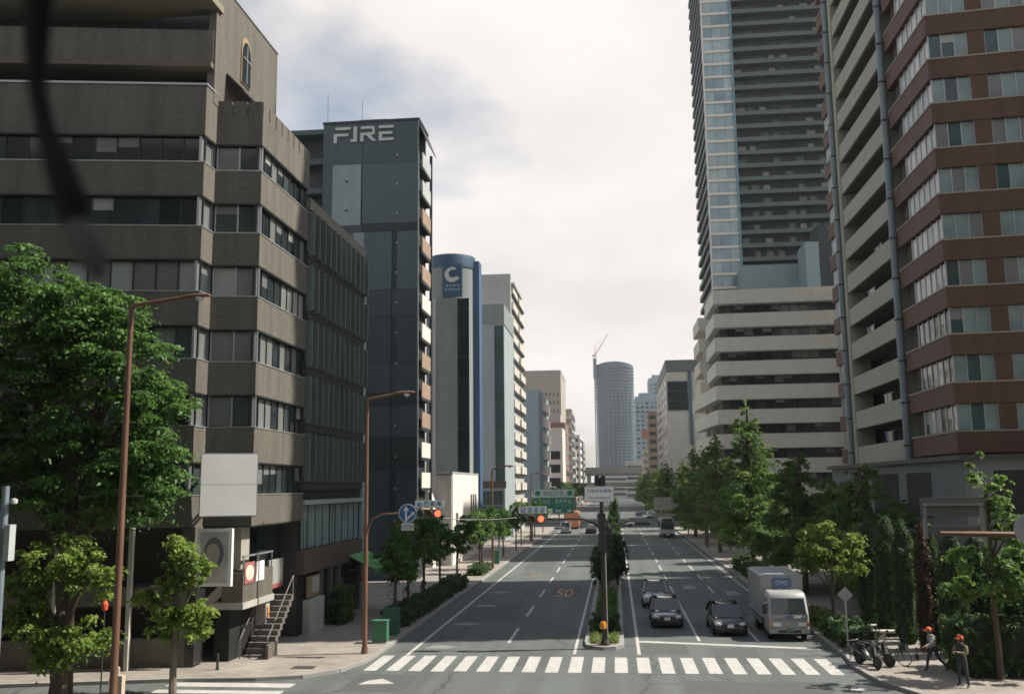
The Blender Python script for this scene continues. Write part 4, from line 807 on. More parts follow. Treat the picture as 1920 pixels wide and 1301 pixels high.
for i, (x, y) in enumerate(((-12.6, 127), (-12.4, 138), (-12.8, 150), (-12.5, 163), (-13, 218), (-12.7, 236), (-12.6, 260), (-12.8, 300), (-12.5, 350), (-13, 410))):
    t = copy_tree(protos[(i*3+1) % 4]); t.location = (x, y, .1); t.rotation_euler = (0, 0, i*2.1); k = 1.0 if y < 200 else 1.5; t.scale = (k, k, k)
    t['label'] = 'small far tree on the left kerb beyond the row, %s one' % ords[i]; t['group'] = 'distant street trees left'
# ginkgo trees on the right footway: tall cone crowns
def cone_blobs(g, h, r, base):
    res = []
    k = 0; z = base
    while z < h:
        t = (z-base)/(h-base); rr = r*(1-t)**.75*(.85+.3*g.random()) + .25
        for q in range(3 if rr > 1.0 else 1):
            a = g.random()*6.28; res.append(((rr*.45*math.cos(a), rr*.45*math.sin(a), z), (rr*.72, rr*.72, .75)))
        z += .85
    return res
def ginkgo(label, loc, h, r, base, n, seed, mat=leaf_ginkgo, group='tall trees along the right footway', size=.24):
    g = random.Random(seed); bl = cone_blobs(g, h, r, base)
    return tree('ginkgo_tree', label, loc, bl, 9, n, size, mat, .2, h-.6, [b[0] for b in bl[::2]], seed, group, rel=.34, flat=.5, fork=.3)
G1 = ginkgo('tallest pointed ginkgo on the right footway behind the truck', (12.0, 88, .1), 15.2, 3.5, 3.2, 24000, 61)
G2 = ginkgo('leafy ginkgo just behind the truck on the right footway', (13.0, 70, .1), 10.2, 4.0, 2.8, 24000, 62)
G3 = ginkgo('pointed ginkgo left of the tallest one on the right', (11.6, 112, .1), 13.8, 3.3, 3.0, 19000, 63)
def cp(src, label, loc, s, rz):
    t = copy_tree(src); t.location = loc; t.rotation_euler = (0, 0, rz); t.scale = s; t['label'] = label; return t
cp(G2, 'broad ginkgo between the truck and the red tower', (16.2, 74, .1), (1.1, 1.1, .82), 2.0)
cp(G2, 'ginkgo in front of the red tower podium wall', (17.4, 64, .1), (.9, .9, .68), 4.1)
cp(G1, 'broad ginkgo between the tallest one and the beige block', (14.6, 99, .1), (1.1, 1.1, .72), 1.1)
cp(G3, 'ginkgo overhanging the kerb beside the curved shelter', (11.6, 128, .1), (1.1, 1.1, .92), 2.3)
cp(G3, 'rounded ginkgo before the beige block at mid distance', (11.6, 146, .1), (1.15, 1.15, .98), 3.3)
cp(G1, 'small far ginkgo near the distant crossing on the right', (11.6, 168, .1), (1.1, 1.1, .8), 4.4)
for i, y in enumerate((215, 238, 262, 290, 325, 370, 420)):
    cp([G1, G3][i % 2], 'dark far ginkgo beyond the distant crossing on the right, %s one' % ords[i], (11.4-i*.1, y, .1), (1.2, 1.2, .85), i*1.7)['group'] = 'distant ginkgos right'
cp(G2, 'dark tree behind the white diamond sign', (14.8, 60.5, .1), (.95, .95, .9), 5.3)
bl = [((-.3, 0, 5.0), (1.2, 1.1, .8)), ((.9, .1, 4.4), (1.0, 1, .8)), ((-1.0, 0, 4.2), (1.0, 1, .8)), ((.2, 0, 3.6), (1.3, 1.1, .7)), ((1.3, 0, 3.4), (.7, .7, .5)), ((-1.3, 0, 3.3), (.7, .7, .5))]
tree('young_tree', 'light green young tree beside the truck on the right kerb', (11.3, 53.5, .1), bl, 20, 10000, .17, leaf_fresh, .1, 4.4, [b[0] for b in bl], 70)
bl = [((0, 0, 8.2), (.8, .8, .9)), ((.3, 0, 7.2), (.9, .9, .7)), ((.6, 0, 6.3), (.9, .9, .6)), ((1.2, 0, 5.6), (1.1, .9, .6)), ((-.8, 0, 4.8), (1.3, 1, .6)), ((.9, 0, 4.3), (1.5, 1.1, .7)), ((-.3, 0, 3.6), (1.6, 1.2, .7)), ((1.6, 0, 3.3), (1.2, 1, .7))]
tree('garden_tree', 'sparse layered tree behind the overhead sign arm at right edge', (14.8, 40.5, .1), bl, 9, 6000, .2, leaf_ginkgo, .12, 7.6, [b[0] for b in bl], 71, rel=.3)
bl = [((0, 0, 4.6), (1.5, 1.2, .6)), ((1.0, 0, 3.8), (1.5, 1.2, .6)), ((-.9, 0, 3.5), (1.3, 1.1, .6)), ((.3, .3, 2.9), (1.8, 1.2, .5))]
tree('garden_tree', 'low spreading tree over the clipped hedge at right edge', (16.9, 42.0, .1), bl, 14, 6500, .2, leaf_deep, .12, 4.2, [b[0] for b in bl], 72, rel=.3)
# hedges
def hedge(name, label, x0, x1, y0, y1, z0, z1, n, mat, size=.11, seed=0, cat='hedge', group=None, rnd=.18):
    t = thing(name, label, cat, ((x0+x1)/2, (y0+y1)/2, z0), 0, group); hx, hy, h = (x1-x0)/2, (y1-y0)/2, z1-z0
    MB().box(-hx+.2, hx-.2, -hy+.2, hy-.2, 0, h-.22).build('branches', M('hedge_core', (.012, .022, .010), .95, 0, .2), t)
    g = np.random.default_rng(seed); n = int(max(n, 260*((x1-x0)*(y1-y0)+2*(x1-x0+y1-y0)*h)*(.12/size)**2)); m = int(max(12, (x1-x0)*(y1-y0)*6+(x1-x0+y1-y0)*h*12)); cl = []
    areas = np.array([hx*hy*4, hx*h*2, hx*h*2, hy*h*2, hy*h*2]); f = g.choice(5, m, p=areas/areas.sum())
    for k in f:
        u, v = g.uniform(-1, 1), g.uniform(-1, 1)
        p = {0: (u*hx, v*hy, h), 1: (u*hx, -hy, (v+1)/2*h), 2: (u*hx, hy, (v+1)/2*h), 3: (-hx, v*hy, (u+1)/2*h), 4: (hx, v*hy, (u+1)/2*h)}[int(k)]
        cl.append((((abs(p[0])-.06)*(1 if p[0] > 0 else -1), (abs(p[1])-.06)*(1 if p[1] > 0 else -1), max(.1, p[2]-.08)), (.2, .2, rnd)))
    leaves('foliage', seed, cl, n, size, mat, t); return t
hedge('clipped_hedge', 'clipped box hedge in front of the truck on the right kerb', 10.35, 11.9, 46.8, 52.3, .13, 1.15, 7000, leaf_hedge, .12, 1)
hedge('clipped_hedge', 'small lower hedge block behind the white diamond sign', 10.5, 11.6, 52.6, 57, .13, .95, 3500, leaf_fresh, .12, 2)
hedge('clipped_hedge', 'long clipped hedge on the right kerb behind the truck', 10.6, 12.2, 68, 92, .13, 1.3, 9000, leaf_hedge, .14, 3)
hedge('clipped_hedge', 'wide low hedge at the right edge behind the workers', 13.6, 24, 40.6, 43.6, .13, 2.25, 14000, leaf_hedge, .12, 4)
for i, (x, y, w, h, mt) in enumerate(((13.5, 54.2, 1.3, 5.6, leaf_hedge), (13.75, 51.6, 1.3, 5.9, leaf_hedge), (13.85, 49.2, 1.0, 5.8, leaf_hedge), (14.5, 47.3, 1.0, 5.7, leaf_hedge), (14.05, 46.9, .6, 5.6, leaf_brown), (14.9, 45.5, 1.2, 5.5, leaf_hedge), (16.2, 46.0, 1.5, 5.4, leaf_hedge), (18, 46.2, 1.6, 5.2, leaf_hedge))):
    t = thing('columnar_cypress', ('brown withered columnar cypress between the green ones' if mt is leaf_brown else '%s tall dark clipped columnar cypress on the right, counted from the back' % ords[i if i < 4 else i-1]), 'tree', (x, y, .1), 0, 'columnar cypresses')
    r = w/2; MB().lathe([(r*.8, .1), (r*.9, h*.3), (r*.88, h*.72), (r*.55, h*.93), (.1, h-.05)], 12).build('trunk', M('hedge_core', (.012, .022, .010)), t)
    g = np.random.default_rng(90+i); cl = []
    for k in range(220):
        z = g.uniform(.25, h); rr = r*(.95 if z < h*.75 else .95*(h-z)/(h*.25)+.1); a = g.uniform(0, 6.28); cl.append(((rr*math.cos(a), rr*math.sin(a), z), (.15, .15, .26)))
    leaves('foliage', 90+i, cl, 11000, .10, mt, t, flat=.2)
for i, (y0, y1, z) in enumerate(((53.4, 57.2, 1.0), (57.6, 63, .95), (63.5, 70, .8), (70.6, 76, .95), (84, 90, .8))):
    hedge('kerb_hedge', '%s low hedge strip under the left kerb trees' % ords[i], -13.2, -11.75, y0, y1, .13, .13+z, 2600, leaf_hedge, .13, 20+i, group='hedge strips along the left kerb')
hedge('median_hedge', 'square clipped hedge pair behind the median grass', -1.55, -.05, 51.6, 53.0, .18, 1.15, 2200, leaf_hedge, .1, 30)
hedge('median_hedge', 'low green shrub bed along the middle of the median', -1.2, -.3, 53.4, 68, .18, .85, 5500, leaf_deep, .13, 31)
hedge('median_hedge', 'long shrub bed along the far part of the median', -1.15, -.35, 80, 172, .18, 1.2, 9000, leaf_deep, .2, 32)
leaves('median_grass', 33, [((x, y, .28), (.3, .3, .16)) for x in (-1.25, -.75, -.3) for y in np.arange(48.4, 51.4, .35)], 2600, .12, leaf_lime); tag(bpy.data.objects['median_grass'], 'bright green grass on the rounded median tip', 'grass', None, 'stuff')
for i, (x, y, r, h, lab) in enumerate(((-1.25, 73.5, .85, 3.4, 'dark egg-shaped clipped bush left of the median pole'), (-.05, 76, .9, 3.9, 'taller dark egg-shaped clipped bush right of the median pole'), (-.7, 96, .9, 4.8, 'dark bush standing further back on the median'), (-.2, 128, .9, 6.2, 'tall thin conifer behind the median signboard'), (-.5, 150, .9, 5.5, 'far thin conifer on the median before the crossing'))):
    t = thing('median_bush', lab, 'bush', (x, y, .17)); g = np.random.default_rng(120+i); cl = []
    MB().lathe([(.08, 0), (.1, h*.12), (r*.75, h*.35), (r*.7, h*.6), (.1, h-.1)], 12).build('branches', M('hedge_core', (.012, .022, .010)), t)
    for k in range(70):
        z = g.uniform(.12, 1); rr = r*math.sin(math.pi*min(1, z*.92+.06))**.6; a = g.uniform(0, 6.28); cl.append(((rr*math.cos(a)*.9, rr*math.sin(a)*.9, z*h), (.24, .24, .2)))
    leaves('foliage', 120+i, cl, 3200, .13, leaf_hedge if i < 3 else leaf_deep, t)
hedge('shop_planting', 'dark leafy planting against the finned building shopfront', -16.5, -15.6, 54.2, 56.6, .13, 2.2, 2600, leaf_deep, .16, 41, 'plant')

# ------------------------------------------------------------------ vehicles (local front towards -y)
chrome = M('chrome', (.6, .6, .6), .2, .9, .02); lampg = M('lamp_glass', (.62, .64, .64), .15, 0, .05, 1, 0, .8); plate_w = M('number_plate', (.75, .75, .72), .5)
carglass = M('car_glass', (.03, .04, .043), .05, 0, .1, 1, 0, .5); trim = M('black_trim', (.02, .02, .021), .5, 0, .1)
def paintm(name, rgb): return M(name, rgb, .35, .15, .04, 1, 0, .9)
def loft(sections, name, mat, parent, sub=2, cap=True):
    m = MB(); k = len(sections[0]); vs = []; fs = []
    for s in sections: vs += s
    for i in range(len(sections)-1):
        for j in range(k-1): fs.append((i*k+j, i*k+j+1, (i+1)*k+j+1, (i+1)*k+j))
        fs.append((i*k+k-1, i*k, (i+1)*k, (i+1)*k+k-1))
    if cap: fs += [tuple(range(k)), tuple(range((len(sections)-1)*k, len(sections)*k))[::-1]]
    o = m.add(vs, fs).build(name, mat, parent)
    for p in o.data.polygons: p.use_smooth = True
    if sub: md = o.modifiers.new('s', 'SUBSURF'); md.levels = md.render_levels = sub
    return o
def wheel(parent, x, y, r, w):
    t = MB().lathe([(r*.62, -w/2), (r*.93, -w/2), (r, -w/2+.04), (r, w/2-.04), (r*.93, w/2), (r*.62, w/2)], 22, (0, 0, 0), 'x').build('wheel', rubber, parent, (x, y, r), True)
    MB().lathe([(.05, -w/2-.005), (r*.6, -w/2+.02), (r*.6, w/2-.02), (.05, w/2+.005)], 14, (0, 0, 0), 'x').build('rim', alum, t, (0, 0, 0), True)
def car(label, loc, paint_m, W=1.72, L=4.3, H=1.5, rz=0.0, name='car', kind='hatch', group=None, cat='car'):
    c = thing(name, label, cat, loc, rz, group); hw = W/2
    belt = H*.60; hood = H*.56 if kind != 'van' else H*.55
    def sec(y, zt, w, zb=.2): return [(-w*.9, y, zb), (-w, y, zb+.16), (-w*1.0, y, (zb+zt)*.55), (-w*.93, y, zt-.03), (-w*.55, y, zt), (w*.55, y, zt), (w*.93, y, zt-.03), (w*1.0, y, (zb+zt)*.55), (w, y, zb+.16), (w*.9, y, zb)]
    y1 = 1.15 if kind != 'van' else .75
    loft([sec(0, hood*.72, hw*.80, .28), sec(.06, hood*.80, hw*.88, .22), sec(.3, hood*.93, hw*.96), sec(y1, hood+.04, hw), sec(L*.5, belt, hw), sec(L*.85, belt+.02, hw*.99), sec(L-.1, belt, hw*.92), sec(L, belt*.85, hw*.85, .3)], 'body', paint_m, c)
    yr0, yr1, yr2 = (y1+.75, L*.82, L-.08) if kind != 'van' else (y1+.62, L*.95, L-.02)
    wb, wt = hw*.93, hw*.74 if kind != 'van' else hw*.82
    st = [(y1-.05, belt-.06, belt-.02, wb), (yr0, belt-.06, H-.03, wt), ((yr0+yr1)/2, belt-.06, H, wt*1.01), (yr1, belt-.06, H-.05, wt*.99), (yr2, belt-.06, belt, wb*.95)]
    def quad(nm, pts, mat): return MB().add(pts, [(0, 1, 2, 3)]).build(nm, mat, c)
    for nm, a, b in (('windscreen', st[0], st[1]), ('rear_window', st[3], st[4])): quad(nm, [(-a[3]*.97, a[0], a[2]), (a[3]*.97, a[0], a[2]), (b[3]*.97, b[0], b[2]), (-b[3]*.97, b[0], b[2])], carglass)
    for s in (-1, 1):
        m = MB()
        for a, b in zip(st, st[1:]):
            m.add([(s*wb, a[0], a[1]), (s*wb, b[0], b[1]), (s*b[3], b[0], b[2]), (s*a[3], a[0], a[2])], [(0, 1, 2, 3)])
        m.build('side_window', carglass, c)
        MB().tube([(s*st[0][3]*.98, st[0][0], st[0][2]), (s*st[1][3], st[1][0], st[1][2])], .045, 6).build('pillar', paint_m, c)
        MB().tube([(s*wb*.99, (yr0+yr1)/2, belt-.05), (s*wt*1.0, (yr0+yr1)/2, H-.04)], .045, 6).build('pillar', paint_m, c)
        MB().tube([(s*st[3][3], st[3][0], st[3][2]), (s*wb*.97, st[4][0], belt)], .07, 6).build('pillar', paint_m, c)
        mr = loft([[(s*(hw+.02), y1+.22, belt+.02), (s*(hw+.2), y1+.2, belt+.03), (s*(hw+.2), y1+.22, belt+.16), (s*(hw+.03), y1+.24, belt+.15)], [(s*(hw+.02), y1+.34, belt+.03), (s*(hw+.19), y1+.32, belt+.04), (s*(hw+.19), y1+.32, belt+.15), (s*(hw+.03), y1+.34, belt+.14)]], 'wing_mirror', paint_m, c, 1)
        hl = MB().lathe([(.005, -.09), (.10, -.06), (.145, 0), (.13, .06), (.01, .12)], 14, (0, 0, 0), 'y').build('headlight', lampg, c, (s*hw*.70, .09, hood*.76), True); hl.scale = (1.35, 1, .72); hl.rotation_euler = (0, 0, s*.45)
        MB().lathe([(.005, -.03), (.05, 0), (.05, .04)], 10, (0, 0, 0), 'y').build('fog_lamp', lampg, c, (s*hw*.66, .03, .34), True)
        for y in (.78, L-.78): wheel(c, s*(hw-.1), y, .31, .2)
        quad('tail_lamp', [(s*hw*.62, L+.004, belt*.75), (s*hw*.85, L-.02, belt*.75), (s*hw*.86, L-.03, belt*.93), (s*hw*.62, L-.01, belt*.93)], M('tail_red', (.35, .02, .02), .3))
    loft([[(-wt*1.0, yr0-.06, H-.055), (-wt*.6, yr0-.08, H-.01), (wt*.6, yr0-.08, H-.01), (wt*1.0, yr0-.06, H-.055)], [(-wt*1.03, (yr0+yr1)/2, H-.02), (-wt*.6, (yr0+yr1)/2, H+.025), (wt*.6, (yr0+yr1)/2, H+.025), (wt*1.03, (yr0+yr1)/2, H-.02)], [(-wt*1.0, yr1+.03, H-.08), (-wt*.6, yr1+.05, H-.03), (wt*.6, yr1+.05, H-.03), (wt*1.0, yr1+.03, H-.08)]], 'roof', paint_m, c, 2)
    MB().box(-hw*.45, hw*.45, -.015, .1, hood*.62, hood*.78).build('grille', trim, c)
    MB().box(-hw*.72, hw*.72, -.01, .12, .26, .40).build('lower_grille', trim, c)
    MB().box(-.165, .165, -.035, -.014, .46, .62).build('number_plate', plate_w, c); MB().box(-.1, .1, -.03, -.012, hood*.66, hood*.72).build('badge', chrome, c)
    MB().box(-hw*.86, hw*.86, .3, L-.3, .14, .3).build('underbody', trim, c)
    return c
black_p = paintm('paint_black', (.012, .013, .015)); navy_p = paintm('paint_navy', (.018, .03, .045)); silver_p = paintm('paint_silver', (.33, .36, .38)); grey_p = paintm('paint_grey', (.10, .12, .13)); white_p = paintm('paint_white', (.62, .62, .60))
car('dark navy car waiting in the lane beside the median', (2.62, 54.3, 0), navy_p, 1.76, 4.4, 1.46)
car('silver-blue car queued behind the dark navy car', (2.35, 63.0, 0), silver_p, 1.7, 4.3, 1.56)
car('black car waiting at the stop line beside the truck', (5.72, 51.6, 0), black_p, 1.8, 4.6, 1.46)
def truck():
    t = thing('box_truck', 'white box truck waiting at the stop line in the kerb lane', 'truck', (8.45, 50.2, 0))
    wp = M('truck_white', (.33, .34, .34), .45, 0, .06, 1, 0, .4); bxm = M('truck_box', (.30, .315, .32), .5, .1, .06, .7, streak=.05)
    hw = .99
    def sec(z, y0, w): return [(-w, y0+.14, z), (-w*.86, y0+.02, z), (0, y0, z), (w*.86, y0+.02, z), (w, y0+.14, z), (w, 1.75, z), (-w, 1.75, z)]
    cab = MB(); S = [sec(.42, .02, hw*.97), sec(.6, 0, hw), sec(1.28, .03, hw), sec(1.30, .04, hw), sec(2.12, .34, hw*.95), sec(2.28, .45, hw*.92), sec(2.36, .6, hw*.86)]
    k = 7; vs = [p for s in S for p in s]; fs = [(i*k+j, i*k+(j+1) % k, (i+1)*k+(j+1) % k, (i+1)*k+j) for i in range(len(S)-1) for j in range(k)]+[tuple(range(k)), tuple(range((len(S)-1)*k, len(S)*k))]
    cab.add(vs, fs).build('cab', wp, t, smooth=True)
    def scr(z, f=0): return .04+(z-1.30)/.82*.30+f
    MB().add([(-hw*.86, scr(1.34, -.02), 1.34), (0, scr(1.34, -.045), 1.34), (hw*.86, scr(1.34, -.02), 1.34), (hw*.82, scr(2.08, -.01), 2.08), (0, scr(2.08, -.04), 2.08), (-hw*.82, scr(2.08, -.01), 2.08)], [(0, 1, 4, 5), (1, 2, 3, 4)]).build('windscreen', carglass, t)
    for s in (-1, 1):
        MB().add([(s*(hw+.004), .35, 1.32), (s*(hw+.004), 1.35, 1.32), (s*(hw*.965+.004), 1.35, 2.0), (s*(hw*.965+.004), .55, 2.0)], [(0, 1, 2, 3)]).build('side_window', carglass, t)
        MB().box(s*.62-.2, s*.62+.2, -.03, .06, .74, .95).build('headlight', lampg, t); MB().box(s*.9-.06, s*.9+.06, -.02, .1, .74, .95).build('indicator', M('amber_lamp', (.6, .25, .08), .3), t)
        m = MB(); m.tube([(s*hw, .25, 1.9), (s*(hw+.2), .1, 1.85), (s*(hw+.2), .1, 1.3)], .02, 6); m.build('mirror_arm', trim, t)
        MB().box(s*(hw+.2)-.09, s*(hw+.2)+.09, .07, .15, 1.35, 1.78).build('wing_mirror', trim, t)
        wheel(t, s*.84, .95, .4, .24); wheel(t, s*.84, 4.6, .4, .36)
        MB().tube([(s*.25, .03+.0, 1.36), (s*.25+.35, .1, 1.62)], .012, 4).build('wiper', trim, t)
        MB().box(s*1.06-.03, s*1.06+.03, 2.2, 6.2, .6, .85).build('side_guard', steel, t)
    MB().box(-hw, hw, -.05, .25, .40, .66).build('bumper', M('bumper_grey', (.30, .31, .31), .6), t); MB().box(-.8, .8, -.012, .04, 1.02, 1.14).build('grille', M('grille_grey', (.22, .23, .24), .5), t)
    MB().box(-.55, .55, -.058, -.03, .44, .56).build('lower_grille', trim, t); MB().box(-.18, .18, -.075, -.051, .50, .66).build('number_plate', M('plate_green', (.10, .22, .13), .5), t); MB().box(-.2, .2, -.02, .02, 1.16, 1.25).build('badge', M('badge_blue', (.1, .15, .3), .4), t)
    b = MB(); hb = 1.07; pr = [(-hb, .95), (hb, .95), (hb, 3.0), (hb-.12, 3.13), (-hb+.12, 3.13), (-hb, 3.0)]
    bo = b.xz(pr, 1.85, 6.6).build('cargo_box', bxm, t)
    MB().box(-1.0, 1.0, 1.8, 6.6, .62, .94).build('chassis', trim, t)
    e = MB(); o_ = [(-.5+.12, 0), (.5-.12, 0), (.5, .1), (.52, .4), (.4, .52), (-.4, .52), (-.52, .4), (-.5, .1)]
    e.xz([(x, 2.42+z) for x, z in o_], 1.80, 1.845).build('emblem_panel', M('emblem_blue', (.10, .16, .26), .5), t)
    MB().xz([(-.36, 2.72), (.36, 2.72), (.3, 2.78), (-.3, 2.78)], 1.785, 1.80).build('emblem_stroke', M('emblem_pale', (.34, .40, .48), .5), t); MB().xz([(-.3, 2.55), (0, 2.66), (.3, 2.55), (.3, 2.6), (0, 2.71), (-.3, 2.6)], 1.785, 1.80).build('emblem_stroke', M('emblem_pale', (.34, .40, .48)), t)
    for s in (-1, 1):
        for z in (.97, 3.0): MB().box(s*hb-.03, s*hb+.03, 1.83, 6.62, z, z+.06).build('box_trim', alum, t)
    return t
truck()
car('small silver van far up the left carriageway under the green sign', (-8.5, 164, 0), silver_p, 1.7, 4.2, 1.9, R(180), 'van', 'van', cat='van')
car('distant dark car in the inner lane of the left carriageway', (-4.3, 163, 0), black_p, 1.8, 4.4, 1.5, R(180))
car('pale taxi turning at the far crossing right of the median', (3.4, 187, 0), white_p, 1.7, 4.4, 1.5, R(90))
car('dark blue car turning at the far crossing beyond the taxi', (6.6, 192, 0), navy_p, 1.7, 4.4, 1.5, R(90))
car('small white van stopped beyond the far crossing', (4.9, 214, 0), white_p, 1.7, 4.3, 1.9, 0, 'van', 'van', cat='van')
car('white hatchback far behind the crossing in the kerb lane', (8.0, 232, 0), white_p, 1.7, 4.0, 1.5)
car('tiny distant grey car beyond the far crossing on the left', (-4.0, 240, 0), grey_p, 1.7, 4.2, 1.5, R(180))
def bus(label, loc, mat, L=9.0, W=2.3, H=2.9, rz=0, nm='bus', cat='bus'):
    t = thing(nm, label, cat, loc, rz); hw = W/2
    m = MB(); pr = [(-hw, .35), (hw, .35), (hw, H-.25), (hw-.15, H-.04), (hw*.5, H), (-hw*.5, H), (-hw+.15, H-.04), (-hw, H-.25)]; m.xz(pr, 0, L).build('body', mat, t)
    MB().box(-hw*.9, hw*.9, -.03, -.001, 1.25, H-.55).build('windscreen', carglass, t); MB().box(-hw*.7, hw*.7, -.03, -.002, H-.45, H-.15).build('destination_board', trim, t)
    MB().box(-hw, hw, -.06, .1, .3, .62).build('bumper', trim, t); MB().box(-.2, .2, -.08, -.061, .38, .55).build('number_plate', plate_w, t)
    for s in (-1, 1):
        for y in (1.6, L-2.0): wheel(t, s*(hw-.12), y, .42, .25)
        for k in range(5): MB().box(s*hw-.02, s*hw+.02, .6+k*(L-1)/5, .5+(k+1)*(L-1)/5, 1.35, H-.6).build('side_window', carglass, t)
        MB().box(s*hw*.75-.14, s*hw*.75+.14, -.04, -.002, .72, .92).build('headlight', lampg, t)
        MB().box(s*(hw+.2)-.08, s*(hw+.2)+.08, -.1, 0, 1.6, 2.0).build('wing_mirror', trim, t)
    return t
bus('grey minibus far ahead in the right kerb lane', (7.5, 146, 0), M('bus_grey', (.40, .42, .41), .4, 0, .05, 1, 0, .5), 7.0, 2.1, 2.9)
bus('orange bus beyond the van on the left carriageway', (-8.2, 186, 0), M('bus_orange', (.55, .22, .12), .4, 0, .05, 1, 0, .5), 9.5, 2.4, 3.1, R(180))

# ------------------------------------------------------------------ lamps, signals, signs
def street_lamp(label, x, y, h, arm, base_z=.13, rise=.25, r=.11):
    t = thing('street_lamp', label, 'street lamp', (x, y, base_z), group='brown street lamps'); h -= base_z
    MB().tube([(0, 0, 0), (0, 0, h*.5), (0, 0, h-.1)], [r*1.1, r*.95, r*.75], 12).build('pole', rust_pole, t, smooth=True)
    MB().lathe([(r*1.6, 0), (r*1.6, .05), (r*1.3, .3)], 12).build('base', rust_pole, t)
    MB().tube([(0, 0, h-.15), (.12, 0, h), (arm*.55, 0, h+rise*.7), (arm-.5, 0, h+rise)], [r*.72, r*.66, r*.6, r*.55], 10).build('arm', rust_pole, t, smooth=True)
    hd = loft([[(arm-.75, -.10, h+rise-.05), (arm-.75, .10, h+rise-.05), (arm-.75, .08, h+rise+.08), (arm-.75, -.08, h+rise+.08)], [(arm-.3, -.17, h+rise-.07), (arm-.3, .17, h+rise-.07), (arm-.3, .14, h+rise+.13), (arm-.3, -.14, h+rise+.13)], [(arm+.25, -.16, h+rise-.03), (arm+.25, .16, h+rise-.03), (arm+.25, .12, h+rise+.12), (arm+.25, -.12, h+rise+.12)], [(arm+.38, -.08, h+rise), (arm+.38, .08, h+rise), (arm+.38, .06, h+rise+.07), (arm+.38, -.06, h+rise+.07)]], 'lamp_head', rust_pole, t, 1)
    MB().lathe([(.02, -.16), (.1, -.12), (.15, -.03), (.15, 0)], 12, (arm-.05, 0, h+rise-.03)).build('lamp_glass', lampg, t, smooth=True)
    return t
street_lamp('brown street lamp in front of the big tree on the left', -17.2, 32.0, 14.4, 2.6, r=.12)
street_lamp('brown street lamp at the left corner carrying the blue arrow sign', -11.95, 45.2, 12.1, 2.0)
for i, (x, y, sgn) in enumerate(((-11.9, 92, 1), (-11.9, 135, 1), (11.0, 121, -1))):
    t = street_lamp(('slim far street lamp by the white house', 'more distant street lamp before the grey tower', 'far street lamp among the right-hand trees')[i], x, y, 9.5, 1.8)
    if sgn < 0: t.rotation_euler = (0, 0, math.pi)
sig_red = M('signal_red', (1.0, .12, .05), .4, 0, 0, emit=1.6); sig_off = [M('signal_off_g', (.03, .06, .05), .3), M('signal_off_y', (.07, .05, .02), .3)]
sig_body = M('signal_body', (.09, .10, .095), .6, 0, .1)
plate_blue = M('plate_glyph', (.10, .22, .36), .6); plate_bg = M('plate_bg', (.74, .78, .78), .6, 0, .06)
def signal(label, x, y, z, lit=True, rz=0.0, name_plate=True, seed=1):
    t = thing('traffic_signal', label, 'traffic light', (x, y, z), rz)
    m = MB(); o_ = [(-.62, -.1), (-.5, -.19), (.5, -.19), (.62, -.1), (.62, .1), (.5, .19), (-.5, .19), (-.62, .1)]; m.xz(o_, -.08, .1).build('housing', sig_body, t)
    for i, xx in enumerate((-.41, 0, .41)):
        mt = sig_red if (i == 2 and lit) else sig_off[min(i, 1)]
        MB().lathe([(.15, -.1), (.15, -.078)], 20, (xx, 0, 0), 'y').build('lens', mt, t)
        vis = MB()
        for k in range(9):
            a0, a1 = math.pi*k/9, math.pi*(k+1)/9
            vis.add([(xx+.17*math.cos(a0), -.08, .17*math.sin(a0)), (xx+.17*math.cos(a1), -.08, .17*math.sin(a1)), (xx+.17*math.cos(a1), -.28, .17*math.sin(a1)), (xx+.17*math.cos(a0), -.28, .17*math.sin(a0))], [(0, 1, 2, 3)])
        vis.build('visor', sig_body, t)
    if name_plate:
        p = MB().box(-.70, .70, -.03, .0, .27, .62).build('name_plate', plate_bg, t)
        glyphs(p, plate_blue, 4, -.64, .64, .32, .57, -.032, seed)
        for xx in (-.45, .25): MB().box(xx, xx+.03, -.02, .0, .18, .28).build('plate_bracket', steel, t)
    return t
signal('red traffic light hung beside the blue round arrow sign', -8.84, 45.1, 6.58, seed=3)
signal('red traffic light hung left of the median pole', -4.15, 47.7, 6.20, seed=4)
rs = thing('arrow_sign', 'round blue sign with white straight and right arrows', 'road sign', (-9.9, 45.1, 6.6))
MB().lathe([(.44, -.015), (.44, .015)], 32, axis='y').build('rim', M('sign_white', (.62, .64, .64), .5), rs); MB().lathe([(.405, -.022), (.405, -.014)], 32, axis='y').build('disc', M('sign_blue', (.025, .12, .30), .45, 0, .05), rs)
ar = MB(); ar.xz([(-.12, -.38), (-.03, -.38), (-.03, .12), (.07, .12), (-.075, .35), (-.22, .12), (-.12, .12)], -.034, -.021); ar.xz([(-.03, -.22), (.21, 0.0), (.15, .04), (.34, .06), (.30, -.12), (.26, -.06), (-.03, -.34)], -.032, -.021)
ar.build('arrow', M('sign_white', (.62, .64, .64)), rs)
ap = MB().box(-.3, .3, -.015, .0, -.80, -.47).build('hours_plate', M('sign_white', (.62, .64, .64)), rs); glyphs(ap, M('sign_ink', (.10, .13, .14), .6), 5, -.27, .27, -.74, -.53, -.017, 7)
ms = [o for o in col.objects if o.get('label', '').startswith('brown street lamp at the left corner')][0]
MB().tube([(.1, 0, 5.72), (.35, 0, 6.22), (.8, 0, 6.43), (1.6, 0, 6.47), (3.7, 0, 6.47)], .045, 8).build('signal_arm', rust_pole, ms, smooth=True); MB().lathe([(.14, 0), (.14, .3)], 10, (0, 0, 5.57)).build('clamp', rust_pole, ms)
mpole = thing('median_signal_pole', 'dark pole on the median tip carrying signals and a signboard', 'pole', (-.72, 47.85, .18))
